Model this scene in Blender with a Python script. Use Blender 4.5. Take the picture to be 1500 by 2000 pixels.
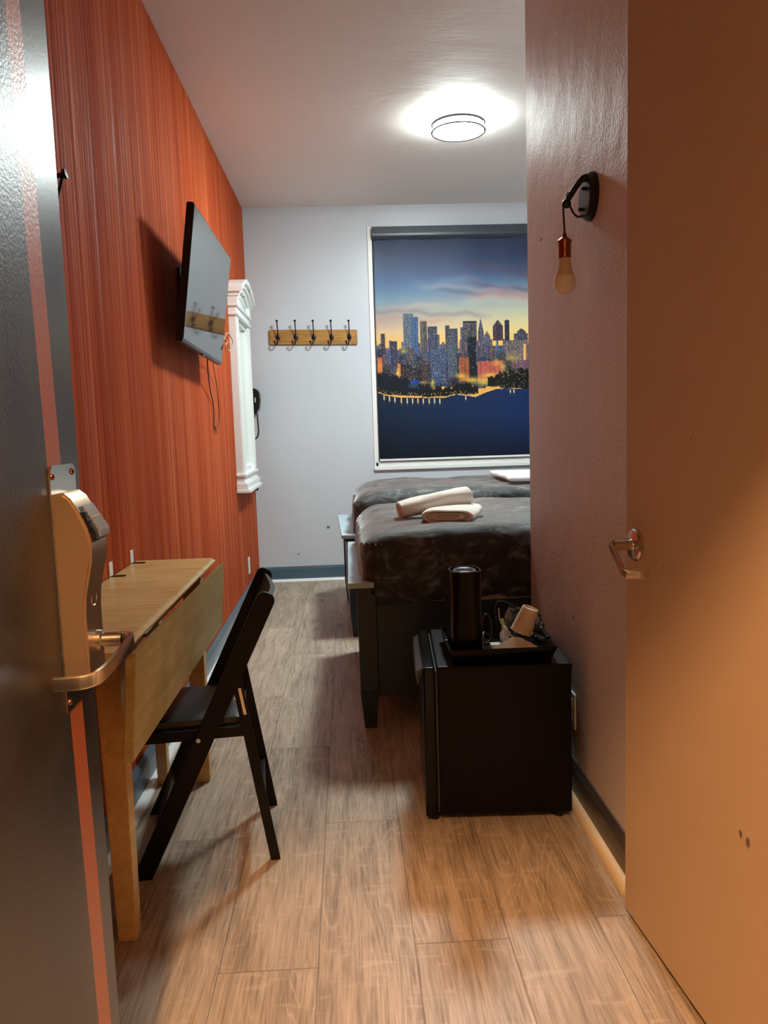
import bpy, bmesh, math, random
import numpy as np
from mathutils import Vector, Matrix, noise
random.seed(7)
for o in list(bpy.data.objects): bpy.data.objects.remove(o)
scene = bpy.context.scene
C = scene.collection
PI = math.pi

# ------------------------------------------------------------------ camera
YAW, PITCH, ROLL, FPX, CAMZ = 0.04326, 0.11028, -0.03138, 1524.9, 1.20
def cam_axes():
    cy, sy, cp, sp = math.cos(YAW), math.sin(YAW), math.cos(PITCH), math.sin(PITCH)
    f = Vector((sy*cp, cy*cp, -sp)); r = Vector((cy, -sy, 0)); u = r.cross(f)
    c, s = math.cos(ROLL), math.sin(ROLL)
    return c*r+s*u, -s*r+c*u, f
r_, u_, f_ = cam_axes()
cd = bpy.data.cameras.new('camera'); cam = bpy.data.objects.new('camera', cd); C.objects.link(cam)
cam.matrix_world = Matrix(((r_.x, u_.x, -f_.x, 0), (r_.y, u_.y, -f_.y, 0), (r_.z, u_.z, -f_.z, CAMZ), (0, 0, 0, 1)))
cd.sensor_fit = 'VERTICAL'; cd.sensor_height = 36.0; cd.lens = 36.0*FPX/2000.0
cd.clip_start = 0.05; cd.clip_end = 50
scene.camera = cam

# ------------------------------------------------------------------ light
LAMP_STRENGTH = 165.0            # the flush ceiling lamp's glass
LAMP_COLOR = (0.88, 1.0, 0.98)
HALL_STRENGTH = 920.0            # the warm hallway lamp behind the camera
HALL_COLOR = (1.0, 0.54, 0.24)
w = bpy.data.worlds.new('world'); scene.world = w; w.use_nodes = True
w.node_tree.nodes['Background'].inputs[0].default_value = (0.5, 0.55, 0.7, 1)
w.node_tree.nodes['Background'].inputs[1].default_value = 0.05
vs = scene.view_settings
vs.view_transform = 'Standard'; vs.look = 'None'; vs.gamma = 1.0; vs.exposure = 0.34; vs.use_curve_mapping = False

# ------------------------------------------------------------------ materials
def srgb(r, g, b):
    f = lambda c: (c/255/12.92) if c/255 <= .04045 else ((c/255+.055)/1.055)**2.4
    return (f(r), f(g), f(b), 1)
class NT:
    def __init__(s, name):
        s.m = bpy.data.materials.new(name); s.m.use_nodes = True
        s.t = s.m.node_tree; s.b = s.t.nodes['Principled BSDF']
    def n(s, typ, ins=None, **kw):
        nd = s.t.nodes.new(typ)
        for k, v in kw.items(): setattr(nd, k, v)
        for k, v in (ins or {}).items(): s.set(nd.inputs[k], v)
        return nd
    def set(s, sock, v):
        if isinstance(v, bpy.types.NodeSocket): s.t.links.new(v, sock)
        elif isinstance(v, bpy.types.Node): s.t.links.new(v.outputs[0], sock)
        else: sock.default_value = v
    def p(s, **kw):
        for k, v in kw.items(): s.set(s.b.inputs[k.replace('_', ' ')], v)
        return s
    def math(s, op, a, b=0.0, c=0.0):
        nd = s.n('ShaderNodeMath', {0: a, 1: b, 2: c}, operation=op); return nd.outputs[0]
    def pos(s, scale=(1, 1, 1), kind='obj'):
        src = s.n('ShaderNodeTexCoord').outputs['Object'] if kind == 'obj' else s.n('ShaderNodeNewGeometry').outputs['Position']
        return s.n('ShaderNodeMapping', {'Vector': src, 'Scale': scale}).outputs[0]
    def noise(s, vec, scale=5, detail=3, rough=.5, dist=0):
        return s.n('ShaderNodeTexNoise', {'Vector': vec, 'Scale': scale, 'Detail': detail, 'Roughness': rough, 'Distortion': dist}).outputs[0]
    def ramp(s, fac, stops):
        nd = s.n('ShaderNodeValToRGB', {0: fac}); e = nd.color_ramp.elements
        while len(e) < len(stops): e.new(.5)
        for i, (p, c) in enumerate(stops):
            e[i].position = p; e[i].color = c if len(c) == 4 else (*c, 1)
        return nd.outputs[0]
    def mix(s, fac, a, b, mode='MIX'):
        nd = s.n('ShaderNodeMix', data_type='RGBA', blend_type=mode)
        s.set(nd.inputs[0], fac); s.set(nd.inputs[6], a); s.set(nd.inputs[7], b); return nd.outputs[2]
    def bump(s, h, strength=.2, dist=.01):
        s.set(s.b.inputs['Normal'], s.n('ShaderNodeBump', {'Height': h, 'Strength': strength, 'Distance': dist}).outputs[0]); return s
    def maprange(s, v, a, b, c, d):
        return s.n('ShaderNodeMapRange', {0: v, 1: a, 2: b, 3: c, 4: d}).outputs[0]

def plain(name, col, rough=.5, metal=0, bump=0, bscale=60, var=0, spec=.5, coat=0):
    t = NT(name); t.p(Roughness=rough, Metallic=metal)
    t.set(t.b.inputs['Specular IOR Level'], spec)
    if coat: t.set(t.b.inputs['Coat Weight'], coat)
    nz = t.noise(t.pos(), bscale, 4)
    if var:
        a = tuple(c*(1-var) for c in col[:3])+(1,); b = tuple(min(1, c*(1+var)) for c in col[:3])+(1,)
        t.p(Base_Color=t.ramp(t.noise(t.pos(), 6, 4), [(.3, a), (.7, b)]))
    else: t.p(Base_Color=col)
    if bump: t.bump(nz, bump, .003)
    return t.m

def m_wallpaper():
    t = NT('red_grasscloth')
    a = t.noise(t.pos((1, 40, .22)), 3.0, 5, .65)
    b = t.noise(t.pos((1, 150, .7)), 2.0, 3, .6)
    c = t.noise(t.pos((1, 7, .1)), 2.0, 3, .6)
    s = t.math('ADD', t.math('MULTIPLY', a, .5), t.math('ADD', t.math('MULTIPLY', b, .25), t.math('MULTIPLY', c, .25)))
    base = t.ramp(s, [(.36, (.22, .021, .005)), (.5, (.43, .066, .017)), (.64, (.68, .19, .075))])
    th = t.noise(t.pos((1, 62, .35)), 2.4, 4, .7)
    thread = t.maprange(th, .54, .68, 0, 1)
    t.p(Base_Color=base, Roughness=t.maprange(thread, 0, 1, .66, .40))
    t.set(t.b.inputs['Specular IOR Level'], t.maprange(thread, 0, 1, .02, .34))
    t.bump(t.math('ADD', s, t.math('MULTIPLY', thread, .3)), .5, .004); return t.m
def m_paint(name, col, rough=.35, b=.12, marks=()):
    t = NT(name)
    base = t.mix(t.maprange(t.noise(t.pos(), 1.6, 4), .35, .65, 0, 1), tuple(c*.94 for c in col[:3])+(1,), col)
    g = t.n('ShaderNodeNewGeometry').outputs['Position']
    for (mx, my, mz, mr, st) in marks:      # nail holes and scuffs
        dv = t.n('ShaderNodeVectorMath', {0: g, 1: (mx, my, mz)}, operation='SUBTRACT').outputs[0]
        dv = t.n('ShaderNodeVectorMath', {0: dv, 1: (1, 1, st)}, operation='MULTIPLY').outputs[0]
        ln = t.n('ShaderNodeVectorMath', {0: dv}, operation='LENGTH').outputs['Value']
        ln = t.math('ADD', ln, t.math('MULTIPLY', t.math('SUBTRACT', t.noise(t.pos(), 220, 2), .5), mr*1.5))
        base = t.mix(t.maprange(ln, mr*.6, mr, .8, 0), base, (.05, .035, .03, 1))
    roller = t.noise(t.pos(), 95, 3, .6); und = t.noise(t.pos(), 7, 2)
    t.p(Base_Color=base, Roughness=rough)
    t.bump(t.math('ADD', t.math('MULTIPLY', roller, .35), t.math('MULTIPLY', und, .9)), b, .006); return t.m
def m_ceiling():
    t = NT('ceiling_paint')
    t.p(Base_Color=(.90, .85, .80, 1), Roughness=.6)
    n1 = t.noise(t.pos((1, 1.6, 1)), 2.2, 5, .6, .6); n2 = t.noise(t.pos((1, 5, 1)), 9, 3, .6)
    t.bump(t.math('ADD', n1, t.math('MULTIPLY', n2, .18)), .35, .01); return t.m
def m_floor():
    t = NT('oak_laminate')
    g = t.n('ShaderNodeNewGeometry').outputs['Position']
    sp = t.n('ShaderNodeSeparateXYZ', {0: g})
    x, y = sp.outputs[0], sp.outputs[1]
    u = t.math('DIVIDE', t.math('ADD', x, .159+22.2), .2225)
    pid = t.math('SUBTRACT', t.math('FLOOR', u), 99.0)
    pid = t.math('FLOOR', u); fu = t.math('FRACT', u)
    # joints: plank id 100 -> y=2.27, id 101 -> 1.69
    yo = t.math('MULTIPLY', t.math('SUBTRACT', pid, 99.77), .58)
    v = t.math('DIVIDE', t.math('ADD', t.math('ADD', y, yo), -2.27-.1334+24.4), 1.22)
    rid = t.math('FLOOR', v); fv = t.math('FRACT', v)
    # plank random
    comb = t.n('ShaderNodeCombineXYZ', {0: pid, 1: rid, 2: 0.0})
    rnd = t.n('ShaderNodeTexWhiteNoise', {'Vector': comb.outputs[0]}, noise_dimensions='3D')
    rv = rnd.outputs[0]
    off = t.n('ShaderNodeVectorMath', {0: rnd.outputs[1], 1: (13.0, 17.0, 9.0)}, operation='MULTIPLY').outputs[0]
    gp = t.n('ShaderNodeVectorMath', {0: g, 1: off}, operation='ADD').outputs[0]
    # fine grain
    fine = t.noise(t.n('ShaderNodeMapping', {'Vector': gp, 'Scale': (120, 5, 1)}).outputs[0], 1.6, 4, .65, .3)
    mid = t.noise(t.n('ShaderNodeMapping', {'Vector': gp, 'Scale': (26, 1.8, 1)}).outputs[0], 1.2, 3, .6, .8)
    big = t.noise(t.n('ShaderNodeMapping', {'Vector': gp, 'Scale': (5, 1.6, 1)}).outputs[0], 1.4, 3, .55, .3)
    # cathedral contours: iso-lines of a stretched smooth noise
    cat = t.noise(t.n('ShaderNodeMapping', {'Vector': gp, 'Scale': (4.4, .62, 1)}).outputs[0], 1.5, 2, .45, .5)
    rings = t.math('FRACT', t.math('MULTIPLY', cat, 26.0))
    ringl = t.math('POWER', t.math('ABSOLUTE', t.math('SUBTRACT', t.math('MULTIPLY', rings, 2.0), 1.0)), 6.0)
    cmask = t.maprange(t.noise(t.n('ShaderNodeMapping', {'Vector': gp, 'Scale': (3, .8, 1)}).outputs[0], 1.7, 1), .48, .62, 0, 1)
    # cross flakes
    flake = t.noise(t.n('ShaderNodeMapping', {'Vector': gp, 'Scale': (10, 34, 1)}).outputs[0], 1.2, 2, .5, .4)
    s = t.math('ADD', t.math('MULTIPLY', fine, .42), t.math('ADD', t.math('MULTIPLY', mid, .33), t.math('MULTIPLY', big, .25)))
    base = t.ramp(s, [(.35, (.17, .125, .088)), (.45, (.33, .26, .19)), (.54, (.47, .38, .288)), (.65, (.63, .52, .41))])
    base = t.mix(t.math('MULTIPLY', t.math('MULTIPLY', ringl, cmask), .5), base, (.74, .63, .51, 1))
    base = t.mix(t.maprange(flake, .60, .74, 0, .35), base, (.72, .60, .48, 1))
    # knots
    vor = t.n('ShaderNodeTexVoronoi', {'Vector': t.n('ShaderNodeMapping', {'Vector': gp, 'Scale': (4.2, 1.7, 1)}).outputs[0], 'Scale': 1.0}, feature='F1')
    kn = t.maprange(vor.outputs[0], .035, .09, 1, 0)
    base = t.mix(t.math('MULTIPLY', kn, .6), base, (.10, .07, .05, 1))
    tone = t.maprange(rv, 0, 1, .86, 1.1)
    tn = t.n('ShaderNodeCombineXYZ', {0: tone, 1: tone, 2: tone})
    base = t.mix(1.0, base, tn.outputs[0], 'MULTIPLY')
    eu = t.math('MINIMUM', fu, t.math('SUBTRACT', 1.0, fu)); ev = t.math('MINIMUM', fv, t.math('SUBTRACT', 1.0, fv))
    seam = t.math('MAXIMUM', t.maprange(eu, .004, .010, 1, 0), t.maprange(ev, .0008, .0018, 1, 0))
    base = t.mix(t.math('MULTIPLY', seam, .5), base, (.05, .035, .025, 1))
    t.p(Base_Color=base, Roughness=t.maprange(fine, .3, .7, .5, .38))
    t.set(t.b.inputs['Specular IOR Level'], .4)
    t.bump(t.math('SUBTRACT', t.math('MULTIPLY', fine, .4), seam), .25, .002); return t.m
def m_wood(name, c0, c1, rough=.35, axis='Y', sc=1.0):
    t = NT(name)
    s = {'Y': (28, 2.2, 28), 'X': (2.2, 28, 28), 'Z': (28, 28, 2.2)}[axis]
    a = t.noise(t.pos(s), 1.3*sc, 4, .6, 1.2); b = t.noise(t.pos(), 6, 4, .6)
    t.p(Base_Color=t.ramp(t.math('ADD', t.math('MULTIPLY', a, .55), t.math('MULTIPLY', b, .45)), [(.34, c0), (.64, c1)]), Roughness=rough)
    t.bump(a, .08, .002); return t.m
def m_velvet():
    t = NT('crushed_plush')
    v = t.pos((1.3, 2.6, 2.0))
    n1 = t.noise(v, 5.5, 5, .62, 1.6); n2 = t.noise(t.pos((3, 9, 3)), 7, 4, .6, .8)
    s = t.math('ADD', t.math('MULTIPLY', n1, .7), t.math('MULTIPLY', n2, .3))
    t.p(Base_Color=t.ramp(s, [(.40, (.007, .007, .008)), (.51, (.024, .027, .027)), (.66, (.18, .20, .195))]), Roughness=.7)
    t.set(t.b.inputs['Sheen Weight'], .85); t.set(t.b.inputs['Sheen Roughness'], .4)
    t.bump(t.math('ADD', s, t.math('MULTIPLY', t.noise(t.pos(), 220, 2), .1)), .35, .01); return t.m
def m_door_metal():
    t = NT('painted_steel')
    g = t.n('ShaderNodeNewGeometry').outputs['Position']
    sp = t.n('ShaderNodeSeparateXYZ', {0: g})
    y = sp.outputs[1]
    yy = t.math('SUBTRACT', y, t.math('MULTIPLY', t.math('SUBTRACT', 1.15, sp.outputs[2]), .036))
    m = t.math('MULTIPLY', t.math('GREATER_THAN', yy, 1.111), t.math('LESS_THAN', yy, 1.163))
    g1 = t.noise(t.pos((2, 2, .6)), 4, 4, .6)
    grey = t.ramp(g1, [(.35, (.038, .033, .030)), (.65, (.066, .059, .053))])
    t.p(Base_Color=t.mix(m, grey, (.54, .15, .045, 1)))
    edge = t.math('GREATER_THAN', yy, 1.163)
    t.p(Roughness=t.math('SUBTRACT', .36, t.math('MULTIPLY', edge, .05)))
    t.set(t.b.inputs['Specular IOR Level'], .9)
    t.bump(t.noise(t.pos(), 190, 3, .6), t.math('SUBTRACT', .22, t.math('MULTIPLY', edge, .17)), .003); return t.m
def m_emit(name, col, st):
    t = NT(name); t.p(Base_Color=(.9, .9, .9, 1)); t.set(t.b.inputs['Emission Color'], (*col, 1)); t.set(t.b.inputs['Emission Strength'], st); return t.m
def m_glass(name, tint=(1, 1, 1, 1), rough=0.0, alpha=1):
    t = NT(name); t.p(Base_Color=tint, Roughness=rough); t.set(t.b.inputs['Transmission Weight'], 1.0); t.set(t.b.inputs['IOR'], 1.3); return t.m
def m_print():
    t = NT('printed_blind_fabric')
    a = t.n('ShaderNodeAttribute', attribute_name='print')
    t.p(Base_Color=a.outputs['Color'], Roughness=.55); t.set(t.b.inputs['Specular IOR Level'], .2); t.bump(t.noise(t.pos(), 400, 2), .05, .001); return t.m

M = dict(
    red=m_wallpaper(), ceil=m_ceiling(), floor=m_floor(),
    wall=m_paint('pale_grey_paint', (.64, .69, .75, 1), .33, .10, ((-.179, 6.122, .416, .016, 1), (-.421, 6.122, .212, .008, 1))),
    wallr=m_paint('warmlit_grey_paint', (.70, .60, .575, 1), .55, .6, ((.693, 2.76, 1.822, .022, 3), (.693, 2.39, .576, .008, 1))),  # same grey paint as the back wall, warm light's tint put into its colour
    hall=m_paint('hallway_paint', (.30, .26, .22, 1), .5, .1),
    white=plain('white_paint', (.90, .92, .90, 1), .3, bump=.05),
    blue=plain('slate_blue_paint', (.075, .135, .19, 1), .28, bump=.08, var=.1),
    dkbase=plain('dark_base_paint', (.075, .062, .06, 1), .3, bump=.1, var=.1),
    navy=plain('navy_painted_wood', (.024, .036, .048, 1), .42, spec=.35, bump=.04, var=.08),
    navylit=plain('lamplit_navy_wood', (.42, .55, .61, 1), .36, bump=.03, var=.05),  # navy bed wood with lamplight on the footboard caps put into the colour
    steel=m_door_metal(),
    tan=m_paint('beige_door_paint', (.60, .44, .29, 1), .68, .05, ((.65, 1.469, 1.156, .006, 1), (.645, 1.573, .889, .004, 1), (.668, 1.278, .464, .006, .7), (.668, 1.256, .460, .008, .7))),
    brass=plain('satin_bronze', (.58, .42, .28, 1), .33, .86, bump=.02),
    nickel=plain('brushed_nickel', (.62, .58, .52, 1), .24, 1),
    chrome=plain('chrome', (.75, .75, .75, 1), .12, 1),
    blackp=plain('black_plastic', (.010, .010, .011, 1), .3, spec=.4),
    blackg=plain('gloss_black', (.004, .003, .002, 1), .2, spec=.2),
    fridge=plain('satin_black_enamel', (.004, .0025, .002, 1), .36, spec=.14, bump=.03, bscale=200),
    blackw=plain('black_lacquered_wood', (.005, .004, .0035, 1), .45, spec=.2, bump=.03),
    vinyl=plain('black_vinyl', (.022, .022, .022, 1), .42, bump=.15, bscale=180),
    iron=plain('black_iron', (.015, .013, .013, 1), .4, .4),
    screen=plain('tv_glass', (.012, .012, .013, 1), .045, spec=.62),
    mirror=plain('mirror_glass', (.82, .86, .84, 1), .02, 1),
    pine=m_wood('lacquered_pine', (.60, .37, .11, 1), (.86, .64, .29, 1), .3, 'X'),
    pinel=m_wood('lacquered_pine_edge', (.54, .31, .085, 1), (.74, .50, .20, 1), .32, 'Y'),
    rackw=m_wood('honey_pine', (.30, .13, .03, 1), (.52, .27, .07, 1), .35, 'X'),
    velvet=m_velvet(),
    towel=plain('white_terry', (.82, .77, .70, 1), .95, bump=.6, bscale=260),
    linen=plain('white_linen', (.8, .8, .78, 1), .8, bump=.15),
    natural=plain('bare_pine', (.72, .52, .26, 1), .45, bump=.05, var=.1),
    lampglass=m_emit('lit_lamp_glass', LAMP_COLOR, LAMP_STRENGTH),
    hallglass=m_emit('lit_hall_lamp_glass', HALL_COLOR, HALL_STRENGTH),
    printf=m_print(),
    paper=plain('paper_cup', (.86, .72, .56, 1), .6),
    napkin=plain('paper_napkin', (.88, .80, .68, 1), .8),
    copper=plain('antique_copper', (.30, .10, .05, 1), .25, .9),
    bulbn=plain('bulb_neck_plastic', (.74, .56, .38, 1), .4),
    bulbg=plain('frosted_bulb', (.85, .80, .68, 1), .3),
    cord=plain('braided_cord', (.045, .015, .012, 1), .6, bump=.4, bscale=300),
    cable=plain('cable_rubber', (.03, .03, .03, 1), .45),
    cablew=plain('cable_light', (.45, .42, .38, 1), .45),
    wrapper=m_glass('clear_wrapper', (.95, .97, .96, 1), .15),
    green=plain('lime_sachet', (.42, .55, .12, 1), .4),
    glass=m_glass('window_glass'),
    ring=plain('dark_lamp_trim', (.0012, .0012, .0012, 1), .6, spec=.05),
    pinef=m_wood('olive_pine_leaf', (.38, .27, .09, 1), (.58, .45, .19, 1), .36, 'Y'),  # darker, less red pine for the hanging leaf
    greyr=plain('reader_grey', (.22, .22, .22, 1), .4),
    grey=plain('grey_plastic', (.05, .05, .052, 1), .35),
    beige=plain('ivory_plastic', (.70, .66, .58, 1), .35),
)

# ------------------------------------------------------------------ geometry helpers
ROOT = {}
def BM(): return bmesh.new()
def box(bm, lo, hi, bev=0, seg=2):
    a, b = Vector(lo), Vector(hi)
    r = bmesh.ops.create_cube(bm, size=1, matrix=Matrix.Translation((a+b)/2) @ Matrix.Diagonal((*(b-a), 1)))
    if bev:
        es = list({e for v in r['verts'] for e in v.link_edges})
        bmesh.ops.bevel(bm, geom=es, offset=bev, segments=seg, affect='EDGES', profile=.5)
    return bm
def hexa(bm, bot, top, bev=0):
    """solid from 4 bottom and 4 top points"""
    vb = [bm.verts.new(p) for p in bot]; vt = [bm.verts.new(p) for p in top]
    fs = [bm.faces.new(vb[::-1]), bm.faces.new(vt)]
    for i in range(4): fs.append(bm.faces.new((vb[i], vb[(i+1) % 4], vt[(i+1) % 4], vt[i])))
    bmesh.ops.recalc_face_normals(bm, faces=fs)
    if bev:
        bmesh.ops.bevel(bm, geom=list({e for f in fs for e in f.edges}), offset=bev, segments=2, affect='EDGES')
    return bm
def prism(bm, pts, d, bev=0):
    """polygon pts (3D, planar) extruded by vector d"""
    d = Vector(d); a = [bm.verts.new(p) for p in pts]; b = [bm.verts.new(Vector(p)+d) for p in pts]
    fs = [bm.faces.new(a), bm.faces.new(b[::-1])]; n = len(pts)
    for i in range(n): fs.append(bm.faces.new((a[i], a[(i+1) % n], b[(i+1) % n], b[i])))
    bmesh.ops.recalc_face_normals(bm, faces=fs)
    if bev: bmesh.ops.bevel(bm, geom=list(set(fs[0].edges) | set(fs[1].edges)), offset=bev, segments=2, affect='EDGES')
    return bm
def tube(bm, pts, r, n=10, cap=True):
    pts = [Vector(p) for p in pts]; rs = r if isinstance(r, (list, tuple)) else [r]*len(pts); rings = []
    up = None
    for i, p in enumerate(pts):
        t = (pts[min(i+1, len(pts)-1)]-pts[max(i-1, 0)]).normalized()
        if up is None: up = Vector((0, 0, 1)) if abs(t.z) < .9 else Vector((1, 0, 0))
        s = t.cross(up).normalized(); up = s.cross(t).normalized()
        rings.append([bm.verts.new(p+(s*math.cos(2*PI*k/n)+up*math.sin(2*PI*k/n))*rs[i]) for k in range(n)])
    for a, b in zip(rings, rings[1:]):
        for k in range(n): bm.faces.new((a[k], a[(k+1) % n], b[(k+1) % n], b[k]))
    if cap: bm.faces.new(rings[0][::-1]); bm.faces.new(rings[-1])
    return bm
def smooth_path(pts, k=6):
    P = [Vector(p) for p in pts]; out = []
    for i in range(len(P)-1):
        p0, p1, p2, p3 = P[max(i-1, 0)], P[i], P[i+1], P[min(i+2, len(P)-1)]
        for j in range(k):
            t = j/k
            out.append(.5*((2*p1)+(p2-p0)*t+(2*p0-5*p1+4*p2-p3)*t*t+(3*p1-p0-3*p2+p3)*t**3))
    return out+[P[-1]]
def lathe(bm, prof, c=(0, 0, 0), axis=(0, 0, 1), n=36, close=False):
    """prof: list (r, h) along axis"""
    c = Vector(c); q = Vector((0, 0, 1)).rotation_difference(Vector(axis)); rings = []
    for r, h in prof:
        if r < 1e-6: rings.append([bm.verts.new(c+q @ Vector((0, 0, h)))])
        else: rings.append([bm.verts.new(c+q @ Vector((r*math.cos(2*PI*k/n), r*math.sin(2*PI*k/n), h))) for k in range(n)])
    if close: rings.append(rings[0])
    for a, b in zip(rings, rings[1:]):
        for k in range(n):
            k2 = (k+1) % n
            if len(a) == 1 and len(b) == 1: continue
            if len(a) == 1: bm.faces.new((a[0], b[k2], b[k]))
            elif len(b) == 1: bm.faces.new((a[k], a[k2], b[0]))
            else: bm.faces.new((a[k], a[k2], b[k2], b[k]))
    bmesh.ops.recalc_face_normals(bm, faces=bm.faces[:]); return bm
def softbox(bm, lo, hi, r, step=.03, disp=None, power=2.0):
    """rounded box with a dense grid, optional displacement function(p, n)->vector"""
    lo, hi = Vector(lo), Vector(hi); N = [max(2, int((hi[i]-lo[i])/step)) for i in range(3)]
    cache = {}
    def vert(i, j, k):
        key = (i, j, k)
        if key in cache: return cache[key]
        p = Vector([lo[a]+(hi[a]-lo[a])*(i, j, k)[a]/N[a] for a in range(3)])
        rr = [min(r, (hi[a]-lo[a])/2) for a in range(3)]
        q = Vector([min(max(p[a], lo[a]+rr[a]), hi[a]-rr[a]) for a in range(3)])
        d = Vector([(p[a]-q[a])/rr[a] for a in range(3)])
        nrm = d.copy()
        L = sum(abs(x)**power for x in d)**(1/power)
        m = max(abs(x) for x in d)
        if L > 1e-9: d = d*(m/L)
        P = Vector([q[a]+d[a]*rr[a] for a in range(3)])
        if disp: P = P+disp(P, nrm.normalized() if nrm.length else Vector((0, 0, 1)))
        cache[key] = bm.verts.new(P); return cache[key]
    def face(f):
        try: bm.faces.new(f)
        except ValueError: pass
    for i in range(N[0]):
        for j in range(N[1]):
            for k in (0, N[2]): face((vert(i, j, k), vert(i+1, j, k), vert(i+1, j+1, k), vert(i, j+1, k)))
    for i in range(N[0]):
        for k in range(N[2]):
            for j in (0, N[1]): face((vert(i, j, k), vert(i+1, j, k), vert(i+1, j, k+1), vert(i, j, k+1)))
    for j in range(N[1]):
        for k in range(N[2]):
            for i in (0, N[0]): face((vert(i, j, k), vert(i, j+1, k), vert(i, j+1, k+1), vert(i, j, k+1)))
    bmesh.ops.recalc_face_normals(bm, faces=bm.faces[:]); return bm
def obj(name, bm, mat, parent=None, smooth=True, ang=35, base=None):
    """links a mesh given in world space (or in its root's local space if that root is turned)"""
    off = Vector((0, 0, 0))
    if parent is not None: off = ROOT[parent.name]
    elif base is not None: off = Vector(base)
    elif base is None: off = Vector((0, 0, 0))
    for v in bm.verts: v.co -= off
    me = bpy.data.meshes.new(name); bm.to_mesh(me); bm.free()
    for p in me.polygons: p.use_smooth = smooth
    if smooth:
        try: me.set_sharp_from_angle(angle=math.radians(ang))
        except Exception: pass
    me.materials.append(M[mat] if isinstance(mat, str) else mat)
    o = bpy.data.objects.new(name, me); C.objects.link(o)
    if smooth and len(me.polygons) < 3000:
        wn = o.modifiers.new('face_weighted_normals', 'WEIGHTED_NORMAL'); wn.keep_sharp = True; wn.weight = 100
    if parent is not None: o.parent = parent
    else: o.location = off
    ROOT[o.name] = off
    return o
def tag(o, label, cat, group=None):
    o['label'] = label; o['category'] = cat
    if group: o['group'] = group
    return o
def thing(name, label, cat, loc, rot=0, group=None):
    o = bpy.data.objects.new(name, None); C.objects.link(o); o.location = loc; o.rotation_euler = (0, 0, rot)
    o.empty_display_size = .05
    ROOT[o.name] = Vector((0, 0, 0)) if rot else Vector(loc)
    return tag(o, label, cat, group)
def struct(o, label=None):
    o['kind'] = 'structure'
    if label: o['label'] = label
    return o
def sempty(name, loc, rot=0):
    o = bpy.data.objects.new(name, None); C.objects.link(o); o.location = loc; o.rotation_euler = (0, 0, rot); o['kind'] = 'structure'
    ROOT[o.name] = Vector((0, 0, 0)) if rot else Vector(loc); return o

# ------------------------------------------------------------------ the setting
XL, XR, YB, YE, H, XB = -.733, .693, 6.122, 2.965, 2.858, 2.35
struct(obj('floor', box(BM(), (-1.2, .18, -.06), (2.5, 6.3, 0)), 'floor', smooth=False))
struct(obj('floor_hallway', box(BM(), (-1.2, -2.2, -.06), (2.5, .18, 0)), plain('low_bounce_floor', (.06, .05, .045, 1), .9, bump=.3), smooth=False), 'unseen hallway floor, darkened to limit bounced light')  # unseen floor, made dark to keep warm bounce out of the room
struct(obj('ceiling', box(BM(), (-1.2, -2.2, H), (2.5, 6.3, H+.08)), 'ceil', smooth=False))
struct(obj('wall_left', box(BM(), (XL-.1, .30, 0), (XL, 6.2, H)), 'red', smooth=False))
WX0, WX1, WZ0, WZ1 = .208, 1.74, .865, 2.70
bm = BM()
for lo, hi in (((XL, YB, 0), (WX0, YB+.18, H)), ((WX1, YB, 0), (XB+.1, YB+.18, H)), ((WX0, YB, 0), (WX1, YB+.18, WZ0)), ((WX0, YB, WZ1), (WX1, YB+.18, H))):
    box(bm, lo, hi)
struct(obj('wall_back', bm, 'wall', smooth=False))
bm = BM(); box(bm, (XR, .30, 0), (XR+.12, YE, H)); struct(obj('wall_right', bm, 'wallr', smooth=False))
struct(obj('wall_partition', box(BM(), (XR+.12, YE-.12, 0), (XB, YE, H)), 'wallr', smooth=False))
struct(obj('wall_far_right', box(BM(), (XB, YE-.12, 0), (XB+.1, YB, H)), 'wall', smooth=False))
bm = BM(); box(bm, (-1.15, .18, 0), (-.475, .30, H)); box(bm, (.56, .18, 0), (1.15, .30, H)); box(bm, (-.475, .18, 2.06), (.56, .30, H))
struct(obj('wall_front', bm, 'hall', smooth=False))
bm = BM(); box(bm, (-1.15, -2.1, 0), (-1.05, .18, H)); box(bm, (1.05, -2.1, 0), (1.15, .18, H)); box(bm, (-1.15, -2.2, 0), (1.15, -2.1, H))
struct(obj('wall_hallway', bm, 'hall', smooth=False))
def basep(bm, a, b, nrm, h=.115):
    """baseboard with stepped cap from a to b, profile leaning out along nrm"""
    n = Vector(nrm); prof = [(0, .018), (.014, .018), (.014, h*.72), (.011, h*.76), (.011, h*.84), (.006, h*.93), (.005, h), (0, h)]
    prism(bm, [Vector(a)+n*x+Vector((0, 0, z)) for x, z in prof], Vector(b)-Vector(a))
def qround(bm, a, b, nrm, r=.018):
    n = Vector(nrm); pr = [(0, 0), (r*1.5, 0)]+[(r*1.5*math.cos(t*PI/2/6), r*math.sin(t*PI/2/6)) for t in range(1, 6)]+[(0, r)]
    prism(bm, [Vector(a)+n*x+Vector((0, 0, z)) for x, z in pr], Vector(b)-Vector(a))
bm = BM(); basep(bm, (XL+.014, YB, 0), (XB, YB, 0), (0, -1, 0)); struct(obj('baseboard_back', bm, 'blue'))
bm = BM(); basep(bm, (XL, .31, 0), (XL, YB, 0), (1, 0, 0)); struct(obj('baseboard_left', bm, 'blue'))
bm = BM(); basep(bm, (XR, 1.80, 0), (XR, YE, 0), (-1, 0, 0)); struct(obj('baseboard_right', bm, 'dkbase'))
bm = BM(); qround(bm, (XL+.014, YB-.014, 0), (XB, YB-.014, 0), (0, -1, 0)); struct(obj('trim_1', bm, 'white'), 'white quarter round along the back wall')
bm = BM(); qround(bm, (XL+.014, .31, 0), (XL+.014, YB-.014, 0), (1, 0, 0)); struct(obj('trim_2', bm, 'white'), 'white quarter round along the red wall')
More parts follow.
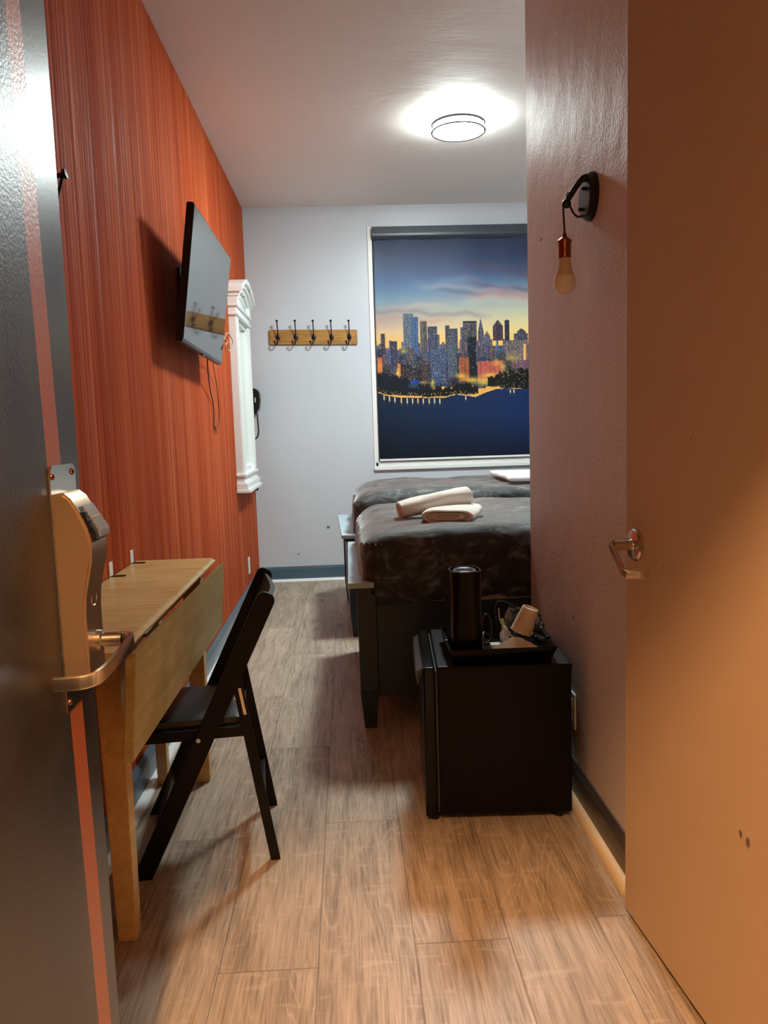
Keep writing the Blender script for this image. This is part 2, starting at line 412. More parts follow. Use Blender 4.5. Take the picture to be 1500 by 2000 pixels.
bm = BM(); qround(bm, (XR-.014, 1.83, 0), (XR-.014, YE, 0), (-1, 0, 0), .019); struct(obj('trim_3', bm, 'natural'), 'bare wood quarter round beside the fridge')

# window behind the blind
win = sempty('window_1', ((WX0+WX1)/2, YB, WZ0))
bm = BM()
for lo, hi in (((WX0, YB+.03, WZ0), (WX0+.05, YB+.11, WZ1)), ((WX1-.05, YB+.03, WZ0), (WX1, YB+.11, WZ1)), ((WX0, YB+.03, WZ1-.05), (WX1, YB+.11, WZ1)), ((WX0, YB+.03, WZ0), (WX1, YB+.11, WZ0+.05)), ((WX0, YB+.05, 1.76), (WX1, YB+.10, 1.81))):
    box(bm, lo, hi, .004)
obj('window_frame', bm, 'white', win)
bm = BM(); box(bm, (WX0+.05, YB+.075, WZ0+.05), (WX1-.05, YB+.08, WZ1-.05)); obj('pane', bm, 'glass', win)
bm = BM(); box(bm, (WX0-.008, YB-.022, WZ0-.012), (WX1+.01, YB+.03, WZ0+.016), .004); box(bm, (WX0+.004, YB-.012, WZ0+.016), (WX1-.01, YB+.03, WZ0+.052), .004)
obj('window_sill', bm, 'white', win)
bm = BM(); box(bm, (WX0-.006, YB-.012, WZ0), (WX0+.028, YB+.03, WZ1), .003); obj('window_casing', bm, 'white', win)

# entrance door, open against the left
d1 = sempty('door_1', (-.4425, .34, 0))
DX = -.42
bm = BM(); box(bm, (DX-.045, .335, .012), (DX, 1.238, 2.04), .002); obj('door_leaf', bm, 'steel', d1)
for z in (.3, 1.05, 1.8): obj('hinge', tube(BM(), [(DX-.05, .325, z), (DX-.05, .325, z+.1)], .008), 'nickel', d1)
# lock: escutcheon, body, card reader, lever
bm = BM(); prism(bm, [(DX, y, z) for y, z in ((1.108, .80), (1.212, .80), (1.212, 1.15), (1.205, 1.158), (1.118, 1.158), (1.108, 1.148))], (.003, 0, 0), .001)
lk = obj('lock', bm, 'nickel', d1); lk['label'] = 'metal lock plate on the edge of the grey entrance door'
prof = [(0, .842), (0, 1.118), (.016, 1.120), (.026, 1.112), (.036, 1.095), (.047, 1.070), (.0505, 1.055), (.0515, 1.040), (.050, 1.020), (.044, .995), (.0385, .970), (.0365, .945), (.0365, .88), (.0365, .848), (.034, .842)]
bm = BM(); prism(bm, [(DX+.003+x*.98, 1.106, z) for x, z in prof], (0, .074, 0), .0035); obj('lock_body', bm, 'brass', lk)
bm = BM()
# reader wedge on the sloping top face
prism(bm, [(DX+.0365, 1.116, 1.099), (DX+.0575, 1.116, 1.064), (DX+.0590, 1.116, 1.052), (DX+.052, 1.116, 1.047), (DX+.030, 1.116, 1.09)], (0, .058, 0), .001)
box(bm, (DX+.040, 1.110, 1.084), (DX+.0475, 1.120, 1.092)); box(bm, (DX+.046, 1.110, 1.066), (DX+.053, 1.120, 1.080)); obj('card_reader', bm, 'blackp', lk)
bm = BM(); prism(bm, [(DX+.0385, 1.128, 1.100), (DX+.0600, 1.128, 1.064), (DX+.0610, 1.128, 1.054), (DX+.055, 1.128, 1.056), (DX+.036, 1.128, 1.093)], (0, .046, 0), .001); obj('reader_cover', bm, 'greyr', lk)
bm = BM()
for dy, dz in ((.010, 0), (.019, .001), (.028, .0), (.037, .001)):
    box(bm, (DX+.0492, 1.126+dy-.003, 1.0815), (DX+.0505, 1.126+dy+.003, 1.0835))
obj('reader_mark', bm, 'beige', lk)
bm = BM(); lathe(bm, [(.0105, 0), (.0115, .0012), (.0125, 0)], (DX+.0395, 1.143, .963), (1, 0, 0), 24); obj('key_cover_ring', bm, 'nickel', lk)
for y, z in ((1.116, 1.143), (1.196, 1.146), (1.118, .815)): obj('screw', lathe(BM(), [(.005, 0), (.0045, .002), (.002, .0035), (0, .0035)], (DX+.003, y, z), (1, 0, 0), 14), 'copper', lk)
bm = BM()
lathe(bm, [(.015, 0), (.015, .004), (.0105, .006), (.0105, .026), (.011, .034)], (DX+.038, 1.160, .895), (1, 0, 0), 24)
path = smooth_path([(-.353, 1.160, .896), (-.338, 1.158, .896), (-.333, 1.148, .893), (-.338, 1.11, .884), (-.348, 1.078, .873), (-.356, 1.060, .868), (-.372, 1.052, .865), (-.395, 1.050, .864), (-.411, 1.050, .864)], 4)
rings = []
for i, p in enumerate(path):
    t = (path[min(i+1, len(path)-1)]-path[max(i-1, 0)]).normalized(); s = Vector((0, 0, 1)).cross(t).normalized(); u = Vector((0, 0, 1))
    rings.append([bm.verts.new(p+s*a*.0045+u*b*.0095) for a, b in ((-1, -.7), (-.7, -1), (.7, -1), (1, -.7), (1, .7), (.7, 1), (-.7, 1), (-1, .7))])
for a, b in zip(rings, rings[1:]):
    for k in range(8): bm.faces.new((a[k], a[(k+1) % 8], b[(k+1) % 8], b[k]))
bm.faces.new(rings[0][::-1]); bm.faces.new(rings[-1]); bmesh.ops.recalc_face_normals(bm, faces=bm.faces[:])
obj('lever_handle', bm, 'nickel', lk)
# entrance frame
bm = BM(); box(bm, (-.475, .17, 0), (-.455, .31, 2.06)); box(bm, (.54, .17, 0), (.56, .31, 2.06)); box(bm, (-.455, .17, 2.04), (.54, .31, 2.06))
struct(obj('trim_4', bm, 'white'), 'entrance door frame')

# beige door on the right
A2 = math.atan2(.659-.634, 1.758-1.399)
d2 = sempty('door_2', (.634, 1.760, 0), A2)   # local -y runs toward the camera, +x into the wall
bm = BM(); box(bm, (0, -.83, .014), (.036, 0, 2.14), .002); obj('door_leaf', bm, 'tan', d2)
bm = BM(); lathe(bm, [(.0365, 0), (.0365, .006), (.033, .010), (.013, .013), (.0115, .016), (.0105, .055), (0, .055)], (0, -.058, .917), (-1, 0, 0), 32)
ro = obj('handle_rose', bm, 'nickel', d2)
bm = BM()
path = [(-.052, -.048, .924), (-.060, -.056, .920), (-.066, -.135, .874), (-.062, -.142, .869), (-.030, -.146, .866), (-.014, -.147, .865)]
rings = []
path = [Vector(p) for p in path]
for i, p in enumerate(path):
    t = (path[min(i+1, len(path)-1)]-path[max(i-1, 0)]).normalized(); s = Vector((0, 0, 1)).cross(t).normalized(); u = t.cross(s).normalized()
    rings.append([bm.verts.new(p+s*a*.004+u*b*.0085) for a, b in ((-1, -.8), (-.8, -1), (.8, -1), (1, -.8), (1, .8), (.8, 1), (-.8, 1), (-1, .8))])
for a, b in zip(rings, rings[1:]):
    for k in range(8): bm.faces.new((a[k], a[(k+1) % 8], b[(k+1) % 8], b[k]))
bm.faces.new(rings[0][::-1]); bm.faces.new(rings[-1]); bmesh.ops.recalc_face_normals(bm, faces=bm.faces[:])
obj('lever_handle', bm, 'nickel', d2)
for z in (.28, 1.05, 1.85): obj('hinge', tube(BM(), [(.02, -.838, z), (.02, -.838, z+.09)], .007), 'nickel', d2)

# ------------------------------------------------------------------ beds
def bed(y0, y1, label, rot=0.0, x0=0.0):
    b = thing('bed', label, 'bed', (x0, y0, 0), rot, 'beds side by side')
    if not rot: ROOT[b.name] = Vector((0, 0, 0))
    W = y1-y0
    bm = BM(); box(bm, (.022, .06, .12), (.08, W-.06, .545), .003); obj('footboard', bm, 'navy', b)
    bm = BM(); box(bm, (-.020, -.012, .572), (.082, W+.012, .594), .004)
    obj('footboard_cap', bm, 'navylit', b); bm = BM()
    prism(bm, [(-.008, 0, .572), (.07, 0, .572), (.07, 0, .545), (.012, 0, .545), (.008, 0, .552), (.002, 0, .558), (-.004, 0, .566)], (0, W, 0)); obj('moulding', bm, 'navy', b)
    for yy in (0, W-.07):
        bm = BM(); box(bm, (.015, yy, .15), (.088, yy+.07, .545), .003)
        hexa(bm, [(.028, yy+.01, 0), (.075, yy+.01, 0), (.075, yy+.06, 0), (.028, yy+.06, 0)], [(.015, yy, .15), (.088, yy, .15), (.088, yy+.07, .15), (.015, yy+.07, .15)])
        obj('leg', bm, 'navy', b)
    for yy in (.012, W-.03):
        bm = BM(); box(bm, (.088, yy, .125), (2.09, yy+.018, .50), .003); obj('side_panel', bm, 'navy', b)
    for yy in (0, W-.07):
        bm = BM(); box(bm, (2.09, yy, 0), (2.16, yy+.07, 1.0), .003); obj('leg', bm, 'navy', b)
    bm = BM(); box(bm, (2.10, .05, .15), (2.14, W-.05, .98), .004); obj('headboard', bm, 'navy', b)
    bm = BM(); box(bm, (.09, .03, .42), (2.09, W-.03, .48)); obj('slat_base', bm, 'navy', b)
    bm = BM(); softbox(bm, (.10, .035, .48), (2.085, W-.035, .735), .04, .08); obj('mattress', bm, 'linen', b)
    return b
bed(3.0, 4.09, 'navy bed nearer the camera, its dark side panel standing behind the mini fridge')
bed(4.37, 5.38, 'navy bed against the window side, only its low footboard end and far leg showing', rot=.035, x0=-.035)

def blanket(name, lo, hi, seed, label, droop=.0):
    def disp(p, n):
        q = Vector((p.x*1.1, p.y*2.2, p.z*2.0))+Vector((seed, 0, 0))
        d = noise.fractal(q*2.2, 1.0, 2.0, 4)*.016
        d += noise.noise(Vector((p.x*2.2+seed, p.y*9+p.x*3, p.z*3)))*.008
        out = n*d
        k = max(0, (lo[2]+.26-p.z)/.26)                      # skirt: folds grow toward the hem
        f = math.sin((p.x+p.y)*24+noise.noise(Vector((p.x*3, p.y*3, seed)))*4)*.007*k
        if n.z < .5: out += Vector((n.x, n.y, 0))*(f-.004)
        if p.z < lo[2]+.05: out += Vector((0, 0, noise.noise(Vector((p.x*3.1+seed, p.y*3.1, 0)))*.016))
        if n.z > .5: out += Vector((0, 0, -.02*math.exp(-((p.x-lo[0])/.12)**2)))
        return out
    bm = BM(); softbox(bm, lo, hi, .115, .018, disp, 2.3)
    # open underside so that it reads as cloth draped over the mattress
    dead = [f for f in bm.faces if f.normal.z < -.6 and f.calc_center_median().z < lo[2]+.05]
    bmesh.ops.delete(bm, geom=dead, context='FACES')
    o = obj(name, bm, 'velvet', base=((lo[0]+hi[0])/2, (lo[1]+hi[1])/2, lo[2]))
    return tag(o, label, 'blanket')
bl1 = blanket('blanket', (.025, 2.968, .475), (2.06, 4.13, .805), 3.1, 'crushed dark grey plush blanket under the white towels, on the nearer bed')
bl2 = blanket('blanket', (.015, 4.36, .515), (2.06, 5.44, .835), 9.7, 'dark grey plush blanket on the far bed beneath the window')
bl1['group'] = bl2['group'] = 'plush blankets on the beds'
bm = BM(); softbox(bm, (.93, 4.50, .852), (1.62, 5.15, .882), .012, .02, lambda p, n: Vector((0, 0, noise.noise(p*4)*.012+.0)))
tag(obj('bed_sheet', bm, 'linen', base=(1.27, 4.8, .845)), 'folded white sheet corner lying on the far bed', 'sheet')

def spiral_towel(name, wx, hz, ly, loc, rotz, tilt, label):
    """folded towel: flattened spiral section extruded, thick soft layers"""
    bm = BM(); outer = []
    def stad(w, h, n=28):
        pts = []
        for k in range(n):
            a = 2*PI*k/n; c, s = math.cos(a), math.sin(a)
            pts.append((w/2*math.copysign(abs(c)**.55, c), h/2*math.copysign(abs(s)**.8, s)))
        return pts
    secs = [(1, 1, 0), (1, 1, 1)]
    N = 14; rings = []
    op = stad(wx, hz)
    for j in range(N+1):
        y = -ly/2+ly*j/N; e = 1-.07*(abs(2*j/N-1)**6)
        rings.append([bm.verts.new((x*e+noise.noise(Vector((x*20, y*15, z*20)))*.005, y, z*e+noise.noise(Vector((x*14+5, y*14, z*20)))*.005)) for x, z in op])
    for a, b in zip(rings, rings[1:]):
        for k in range(len(a)): bm.faces.new((a[k], a[(k+1) % len(a)], b[(k+1) % len(a)], b[k]))
    # recessed spiral on each end
    for R, sgn in ((rings[0], -1), (rings[-1], 1)):
        prev = R
        for sc, dy in ((.90, .004), (.80, .001), (.74, -.012), (.66, -.012), (.60, .001), (.50, .003), (.40, .0), (.34, -.010), (.22, -.010), (.16, 0)):
            cx = 0; nr = []
            for v in R:
                nr.append(bm.verts.new((v.co.x*(sc+.04) , v.co.y+sgn*dy, v.co.z*sc-.002)))
            for k in range(len(R)): bm.faces.new((prev[k], prev[(k+1) % len(R)], nr[(k+1) % len(R)], nr[k]))
            prev = nr
        bm.faces.new(prev)
    bmesh.ops.recalc_face_normals(bm, faces=bm.faces[:])
    mt = Matrix.Translation(loc) @ Matrix.Rotation(rotz, 4, 'Z') @ Matrix.Rotation(tilt[0], 4, 'X') @ Matrix.Rotation(tilt[1], 4, 'Y')
    bmesh.ops.transform(bm, matrix=mt, verts=bm.verts[:])
    o = obj(name, bm, 'towel', base=(loc[0], loc[1], loc[2]-hz/2))
    return tag(o, label, 'towel', 'white towels on the near bed')
spiral_towel('towel', .225, .056, .28, (.435, 3.27, .826), -.30, (0, 0), 'folded white towel lying flat on the blanket, beneath the rolled one')
spiral_towel('towel', .135, .076, .31, (.365, 3.36, .862), -1.45, (.17, 0), 'rolled white towel propped slantwise across the folded towel')

# ------------------------------------------------------------------ mini fridge and what stands on it
FR = -.055
fr = thing('mini_fridge', 'black cube mini fridge standing side-on against the right wall, carrying a tray', 'refrigerator', (.194, 2.243, 0), FR)
bm = BM(); box(bm, (.046, 0, .022), (.444, .43, .470), .006, 3); box(bm, (.044, -.001, .462), (.446, .431, .484), .006, 3); obj('cabinet', bm, 'fridge', fr)
bm = BM(); box(bm, (.002, -.003, .016), (.040, .433, .482), .009, 4); fd = obj('door', bm, 'blackg', fr)
bm = BM(); prism(bm, [(.004, .02, .476), (-.014, .02, .466), (-.017, .02, .445), (-.013, .02, .425), (-.008, .02, .428), (-.009, .02, .446), (.004, .02, .460)], (0, .38, 0), .0015); obj('handle', bm, 'grey', fd)
bm = BM(); box(bm, (.040, .004, .03), (.046, .427, .47)); obj('door_gasket', bm, 'vinyl', fr)
for x in (.03, .41):
    for y in (.03, .40):
        bm = BM(); lathe(bm, [(0, 0), (.014, 0), (.014, .016), (.010, .023), (0, .023)], (x, y, 0), n=16); obj('foot', bm, 'blackp', fr)
FT = .484
# tray
tr = thing('tray', 'glossy black serving tray on top of the fridge, crowded with cup and cords', 'tray', (.442, 2.385, FT), -.02)
bm = BM()
W2, D2, W3, D3 = .145, .125, .163, .148
def trayring(w, d, z): return [(-w, -d, z), (w, -d, z), (w, d, z), (-w, d, z)]
seq = [trayring(W2, D2, 0), trayring(W3, D3, .048), trayring(W3-.006, D3-.006, .048), trayring(W2-.006, D2-.006, .006)]
vv = [[bm.verts.new(p) for p in s] for s in seq]
for a, b in zip(vv, vv[1:]):
    for k in range(4): bm.faces.new((a[k], a[(k+1) % 4], b[(k+1) % 4], b[k]))
bm.faces.new(vv[0][::-1]); bm.faces.new(vv[-1]); bmesh.ops.recalc_face_normals(bm, faces=bm.faces[:])
bmesh.ops.bevel(bm, geom=bm.edges[:], offset=.0018, segments=2, affect='EDGES')
obj('dish', bm, 'blackg', tr)
for s in (-1, 1): obj('grip', box(BM(), (s*(W3-.004)-.006, -.045, .040), (s*(W3-.004)+.006, .045, .052), .003), 'blackg', tr)
TZ = FT+.006
# tall canister / coffee machine
cn = thing('coffee_maker', 'tall black rounded coffee maker with an oval rim, at the left of the tray', 'coffee maker', (.345, 2.36, TZ))
def rrect(w, d, n=40, p=4):
    out = []
    for k in range(n):
        a = 2*PI*k/n; c, s = math.cos(a), math.sin(a)
        out.append((w*math.copysign(abs(c)**(2/p), c), d*math.copysign(abs(s)**(2/p), s)))
    return out
def stack(bm, rings, c):
    R = []
    for (w, d, z, p) in rings: R.append([bm.verts.new((c[0]+x, c[1]+y, c[2]+z)) for x, y in rrect(w, d, 40, p)])
    for a, b in zip(R, R[1:]):
        for k in range(40): bm.faces.new((a[k], a[(k+1) % 40], b[(k+1) % 40], b[k]))
    bm.faces.new(R[0][::-1]); bm.faces.new(R[-1]); bmesh.ops.recalc_face_normals(bm, faces=bm.faces[:])
bm = BM(); stack(bm, [(.052, .060, 0, 4), (.053, .061, .01, 4), (.049, .057, .05, 4), (.047, .055, .15, 3.6), (.048, .056, .235, 3.2), (.0495, .058, .255, 3.2), (.048, .056, .262, 3.2), (.044, .052, .262, 3), (.042, .050, .250, 3)], (.345, 2.36, TZ)); obj('body', bm, 'blackg', cn)
bm = BM(); stack(bm, [(.036, .044, .246, 2.4), (.037, .045, .258, 2.4), (.034, .042, .261, 2.4), (.028, .034, .258, 2.4), (.022, .027, .252, 2.4)], (.345, 2.36, TZ)); obj('lid', bm, 'grey', cn)
# paper cup (upside down, leaning)
bm = BM(); ax = Vector((.34, -.10, .93)).normalized()
cc = Vector((.528, 2.40, TZ+.046))
lathe(bm, [(.0335, .0), (.0352, .0015), (.0345, .004), (.0255, .083), (.0240, .084), (.0235, .078), (0, .077)], cc, ax, 36)
lathe(bm, [(.0325, .0), (.0235, .074), (0, .0745)], cc, ax, 36)
tag(obj('paper_cup', bm, 'paper', base=cc), 'upturned paper cup tilted against the clutter on the tray', 'cup')
# napkin, folded little tent with loose flap
bm = BM()
P = [(x-.022, y+.028, z) for x, y, z in [(.448, 2.335, TZ+.004), (.500, 2.300, TZ+.004), (.595, 2.318, TZ+.006), (.560, 2.36, TZ+.004), (.512, 2.335, TZ+.042), (.545, 2.338, TZ+.034)]]
v = [bm.verts.new(p) for p in P]
bm.faces.new((v[0], v[1], v[4])); bm.faces.new((v[1], v[2], v[5], v[4])); bm.faces.new((v[2], v[3], v[5])); bm.faces.new((v[3], v[0], v[4], v[5]))
bmesh.ops.subdivide_edges(bm, edges=bm.edges[:], cuts=3, use_grid_fill=True)
for q in bm.verts: q.co += Vector((0, 0, noise.noise(q.co*60)*.003+.001))
r = bmesh.ops.solidify(bm, geom=bm.faces[:], thickness=.0012)
tag(obj('napkin', bm, 'napkin', base=(.52, 2.33, TZ)), 'crumpled paper napkin lying in front of the upturned cup', 'napkin')
# cords and wrappers
def loop(name, pts, r, mat, label, cat, k=8, base=None):
    bm = BM(); tube(bm, smooth_path(pts, k), r, 8)
    return tag(obj(name, bm, mat, base=base or pts[0]), label, cat)
loop('power_cord', [(.400, 2.44, TZ+.004), (.412, 2.47, TZ+.05), (.430, 2.49, TZ+.085), (.446, 2.48, TZ+.06), (.438, 2.45, TZ+.012), (.415, 2.43, TZ+.006), (.420, 2.47, TZ+.03), (.450, 2.485, TZ+.004)], .003, 'cable', 'black looped power cord behind the tall column on the tray', 'cord')
loop('thin_wire', [(.475, 2.50, TZ+.004), (.468, 2.49, TZ+.05), (.462, 2.49, TZ+.09), (.472, 2.50, TZ+.122), (.505, 2.50, TZ+.118), (.545, 2.49, TZ+.095), (.56, 2.49, TZ+.05)], .0018, 'cable', 'thin dark wire arching behind the upturned cup', 'wire')
loop('charging_cable', [(.468, 2.46, TZ+.11), (.470, 2.44, TZ+.07), (.492, 2.41, TZ+.04), (.508, 2.395, TZ+.022), (.520, 2.38, TZ+.012)], .0022, 'cablew', 'pale thin cable running down to the upturned cup', 'cable')
def crumple(name, c, s, seed, mat, label, cat):
    bm = BM(); bmesh.ops.create_icosphere(bm, subdivisions=3, radius=1)
    for q in bm.verts:
        d = 1+.55*noise.noise(q.co*1.7+Vector((seed, 0, 0)))+.25*noise.noise(q.co*5+Vector((seed, 3, 0)))
        q.co = Vector((q.co.x*s[0], q.co.y*s[1], q.co.z*s[2]))*d+Vector(c)
    mz = min(q.co.z for q in bm.verts)
    for q in bm.verts: q.co.z += (TZ+.0005)-mz
    return tag(obj(name, bm, mat, smooth=False, base=(c[0], c[1], TZ)), label, cat)
crumple('plastic_wrapper', (.585, 2.46, TZ+.04), (.026, .018, .042), 2.0, 'wrapper', 'crumpled clear plastic wrapper to the right of the upturned cup', 'wrapper')
crumple('plastic_wrapper', (.520, 2.465, TZ+.04), (.030, .018, .050), 5.0, 'wrapper', 'crumpled clear plastic wrapper behind the upturned cup', 'wrapper')
crumple('foil_sachet', (.480, 2.425, TZ+.02), (.014, .012, .026), 8.0, 'beige', 'small white crinkled sachet beside the green one', 'sachet')
bm = BM(); hexa(bm, [(.486, 2.447, TZ+.001), (.500, 2.447, TZ+.001), (.500, 2.451, TZ+.001), (.486, 2.451, TZ+.001)], [(.472, 2.452, TZ+.075), (.482, 2.452, TZ+.078), (.482, 2.456, TZ+.078), (.472, 2.456, TZ+.075)], .001)
tag(obj('tea_sachet', bm, 'green', base=(.487, 2.45, TZ)), 'narrow lime green sachet standing behind the cup', 'sachet')
bm = BM(); box(bm, (.428, 2.385, TZ), (.462, 2.415, TZ+.012), .002); tag(obj('charger', bm, 'beige', base=(.445, 2.4, TZ)), 'small pale charger block lying right of the tall column', 'charger')

# ------------------------------------------------------------------ drop leaf table
tb = thing('folding_table', 'narrow honey pine drop-leaf table folded against the red wall, leaf hanging', 'table', (-.59, 2.09, 0))
bm = BM(); prism(bm, [(XL+.004, 1.525, .749), (-.478, 1.525, .749), (-.466, 1.525, .757), (-.4645, 1.525, .763), (-.474, 1.525, .766), (-.476, 1.525, .7705), (XL+.004, 1.525, .7705)], (0, 1.125, 0)); obj('tabletop', bm, 'pine', tb)
bm = BM()
hexa(bm, [(-.478, 1.535, .538), (-.456, 1.535, .538), (-.456, 2.655, .530), (-.478, 2.655, .530)], [(-.459, 1.535, .754), (-.437, 1.535, .767), (-.437, 2.655, .755), (-.459, 2.655, .742)], .0025)
obj('drop_leaf', bm, 'pinef', tb)
def tleg(x0, x1, y0, y1):
    bm = BM(); hexa(bm, [(x0+.010, y0+.006, 0), (x1-.006, y0+.006, 0), (x1-.006, y1-.008, 0), (x0+.010, y1-.008, 0)], [(x0, y0, .749), (x1, y0, .749), (x1, y1, .749), (x0, y1, .749)], .002); return bm
for a in ((-.598, -.538, 1.755, 1.812), (-.570, -.510, 2.59, 2.64), (XL+.03, XL+.08, 1.755, 1.805), (XL+.03, XL+.08, 2.59, 2.64)):
    obj('leg', tleg(*a), 'pinel', tb)
bm = BM(); box(bm, (-.575, 1.812, .665), (-.553, 2.59, .748), .002); box(bm, (XL+.045, 1.805, .665), (XL+.067, 2.59, .748), .002)
box(bm, (XL+.08, 1.77, .665), (-.598, 1.79, .748), .002); box(bm, (XL+.08, 2.605, .665), (-.57, 2.625, .748), .002); obj('apron', bm, 'pinel', tb)
for y in (1.75, 2.4): obj('hinge', tube(BM(), [(-.468, y-.03, .7535), (-.468, y+.03, .7535)], .004), 'iron', tb)
for i, (y, lab) in enumerate(((2.40, 'white metal corner bracket nearer the camera, fixing the pine tabletop to the red wall'), (2.74, 'white metal corner bracket farther along, fixing the pine tabletop to the red wall'))):
    y = (2.37, 2.60)[i]
    bm = BM(); box(bm, (XL, y-.017, .771), (XL+.003, y+.017, .815), .0008); b = thing('corner_bracket', lab, 'bracket', (XL, y, .771), 0, 'table brackets')
    obj('wall_plate', bm, 'white', b)
    bm = BM(); box(bm, (XL+.003, y-.008, .771), (XL+.045, y+.008, .7735), .0008); obj('table_plate', bm, 'iron', b)

# ------------------------------------------------------------------ folding chair
CR = .115
ch = thing('folding_chair', 'black wooden folding chair pushed up to the drop-leaf table, padded seat', 'chair', (-.42, 2.03, 0), CR)
def slab(bm, a, b, wd, y0, y1, round_top=False, foot=False):
    """board in the xz plane from a=(x,z) to b, width wd, between y0 and y1"""
    a = Vector((a[0], 0, a[1])); b = Vector((b[0], 0, b[1])); t = (b-a).normalized(); s = Vector((t.z, 0, -t.x))
    pts = []
    if foot: pts += [a-s*wd/2+t*((wd/2)*t.x/t.z if t.z else 0), a+s*wd/2-t*((wd/2)*t.x/t.z)]
    else: pts += [a-s*wd/2, a+s*wd/2]
    if foot:
        p0 = a-s*wd/2; p1 = a+s*wd/2
        pts = [p0-t*(p0.z/t.z), p1-t*(p1.z/t.z)]
    if round_top:
        r = wd*.42
        for k in range(7):
            ang = k/6*PI/2; pts.append(b+s*(wd/2-r+r*math.cos(ang))+t*(-r+r*math.sin(ang)))
        for k in range(7):
            ang = PI/2+k/6*PI/2; pts.append(b+s*(-(wd/2-r)+r*math.cos(ang))+t*(-r+r*math.sin(ang)))
    else: pts += [b+s*wd/2, b-s*wd/2]
    prism(bm, [p+Vector((0, y0, 0)) for p in pts], (0, y1-y0, 0), .003); return bm
CW = .395
for y0, y1 in ((0, .022), (CW-.022, CW)):
    obj('front_leg', slab(BM(), (-.178, 0), (.196, .765), .049, y0, y1, True, True), 'blackw', ch)
for y0, y1 in ((.028, .046), (CW-.046, CW-.028)):
    obj('rear_leg', slab(BM(), (.181, 0), (.098, .53), .026, y0, y1, False, True), 'blackw', ch)
bm = BM()
softbox(bm, (-.225, .048, .385), (.108, CW-.048, .421), .016, .02, lambda p, n: Vector((0, 0, .006*math.cos((p.y-CW/2)/.15*PI/2)*(1 if n.z > 0 else 0))))
seat = obj('seat', bm, 'vinyl', ch)
bm = BM(); box(bm, (-.235, .026, .368), (.116, .047, .398), .004); box(bm, (-.235, CW-.047, .368), (.116, CW-.026, .398), .004); box(bm, (.096, .047, .368), (.116, CW-.047, .398), .004); box(bm, (-.235, .047, .368), (-.215, CW-.047, .398), .004)
obj('seat_frame', bm, 'blackw', ch)
# curved back slat
bm = BM(); N = 14; R = []
for k in range(N+1):
    y = .022+(CW-.044)*k/N; c = .018*math.sin(PI*k/N)
    x0, z0 = .152, .665; x1, z1 = .193, .752
    s = Vector((z1-z0, 0, -(x1-x0))).normalized()
    A, B = Vector((x0, y, z0))+s*c, Vector((x1, y, z1))+s*c
    R.append([bm.verts.new(A-s*.007), bm.verts.new(A+s*.007), bm.verts.new(B+s*.007), bm.verts.new(B-s*.007)])
for a, b in zip(R, R[1:]):
    for k in range(4): bm.faces.new((a[k], a[(k+1) % 4], b[(k+1) % 4], b[k]))
bm.faces.new(R[0][::-1]); bm.faces.new(R[-1]); bmesh.ops.recalc_face_normals(bm, faces=bm.faces[:])
obj('backrest', bm, 'blackw', ch)
bm = BM(); box(bm, (.148, .046, .115), (.162, CW-.046, .165), .003); obj('rung', bm, 'blackw', ch)
bm = BM(); box(bm, (-.135, .022, .10), (-.120, CW-.022, .15), .003); obj('rung', bm, 'blackw', ch)
bm = BM(); tube(bm, [(.095, .034, .475), (.095, CW-.034, .475)], .006); obj('pivot_rod', bm, 'nickel', ch)
for y in (-.0005, CW+.0005): obj('bolt', lathe(BM(), [(0, -.001), (.007, 0), (.006, .003), (0, .003)], (-.008, y, .379), (0, -1 if y < .1 else 1, 0), 18), 'nickel', ch)
for y in (.0255, CW-.0275): obj('brace', slab(BM(), (.118, .43), (.106, .505), .008, y, y+.002), 'nickel', ch)

# ------------------------------------------------------------------ television
tv = thing('television', 'flat television with a dark glossy screen, tilted on the red wall', 'television', (XL, 3.61, 1.81))
n = Vector((math.cos(.137), -.008, -math.sin(.137))).normalized(); a = Vector((.008, 1, 0)); a = (a-n*a.dot(n)).normalized(); bb = n.cross(a)
if bb.z < 0: bb = -bb
rl = -.024; a, bb = a*math.cos(rl)+bb*math.sin(rl), bb*math.cos(rl)-a*math.sin(rl)
Cc = Vector((-.592, 3.609, 1.808)); TW, TH = .901, .512
def tvb(bm, u0, u1, v0, v1, d0, d1, bev=0):
    f = lambda u, v, d: Cc+a*u+bb*v+n*d
    return hexa(bm, [f(u0, v0, d0), f(u1, v0, d0), f(u1, v1, d0), f(u0, v1, d0)], [f(u0, v0, d1), f(u1, v0, d1), f(u1, v1, d1), f(u0, v1, d1)], bev)
bm = BM(); tvb(bm, -TW/2-.008, TW/2+.008, -TH/2-.014, TH/2+.008, -.030, -.0015, .003); tvb(bm, -.3, .3, -.20, .10, -.06, -.028, .006); obj('casing', bm, 'blackp', tv)
bm = BM(); tvb(bm, -TW/2, TW/2, -TH/2, TH/2, -.0015, .0002); obj('screen', bm, 'screen', tv, smooth=False)
bm = BM(); tvb(bm, -.03, .03, -TH/2-.020, -TH/2-.013, -.012, -.002, .001); obj('sensor_bar', bm, 'grey', tv)
bm = BM(); box(bm, (XL, 3.62, 1.70), (XL+.012, 3.90, 1.93), .002)
for y in (3.68, 3.84): tube(bm, [(XL+.01, y, 1.90), (-.655, y, 1.86)], .010, 8); tube(bm, [(XL+.01, y, 1.74), (-.675, y, 1.74)], .010, 8)
obj('wall_mount', bm, 'iron', tv)
loop('television_cable', [(-.680, 3.96, 1.575), (-.690, 4.02, 1.50), (-.712, 4.18, 1.42), (-.722, 4.30, 1.36), (-.725, 4.34, 1.29), (-.727, 4.33, 1.22), (-.722, 4.40, 1.19)], .003, 'cable', 'black cable hanging down the red wall below the television', 'cable', base=(-.70, 4.1, 1.19))
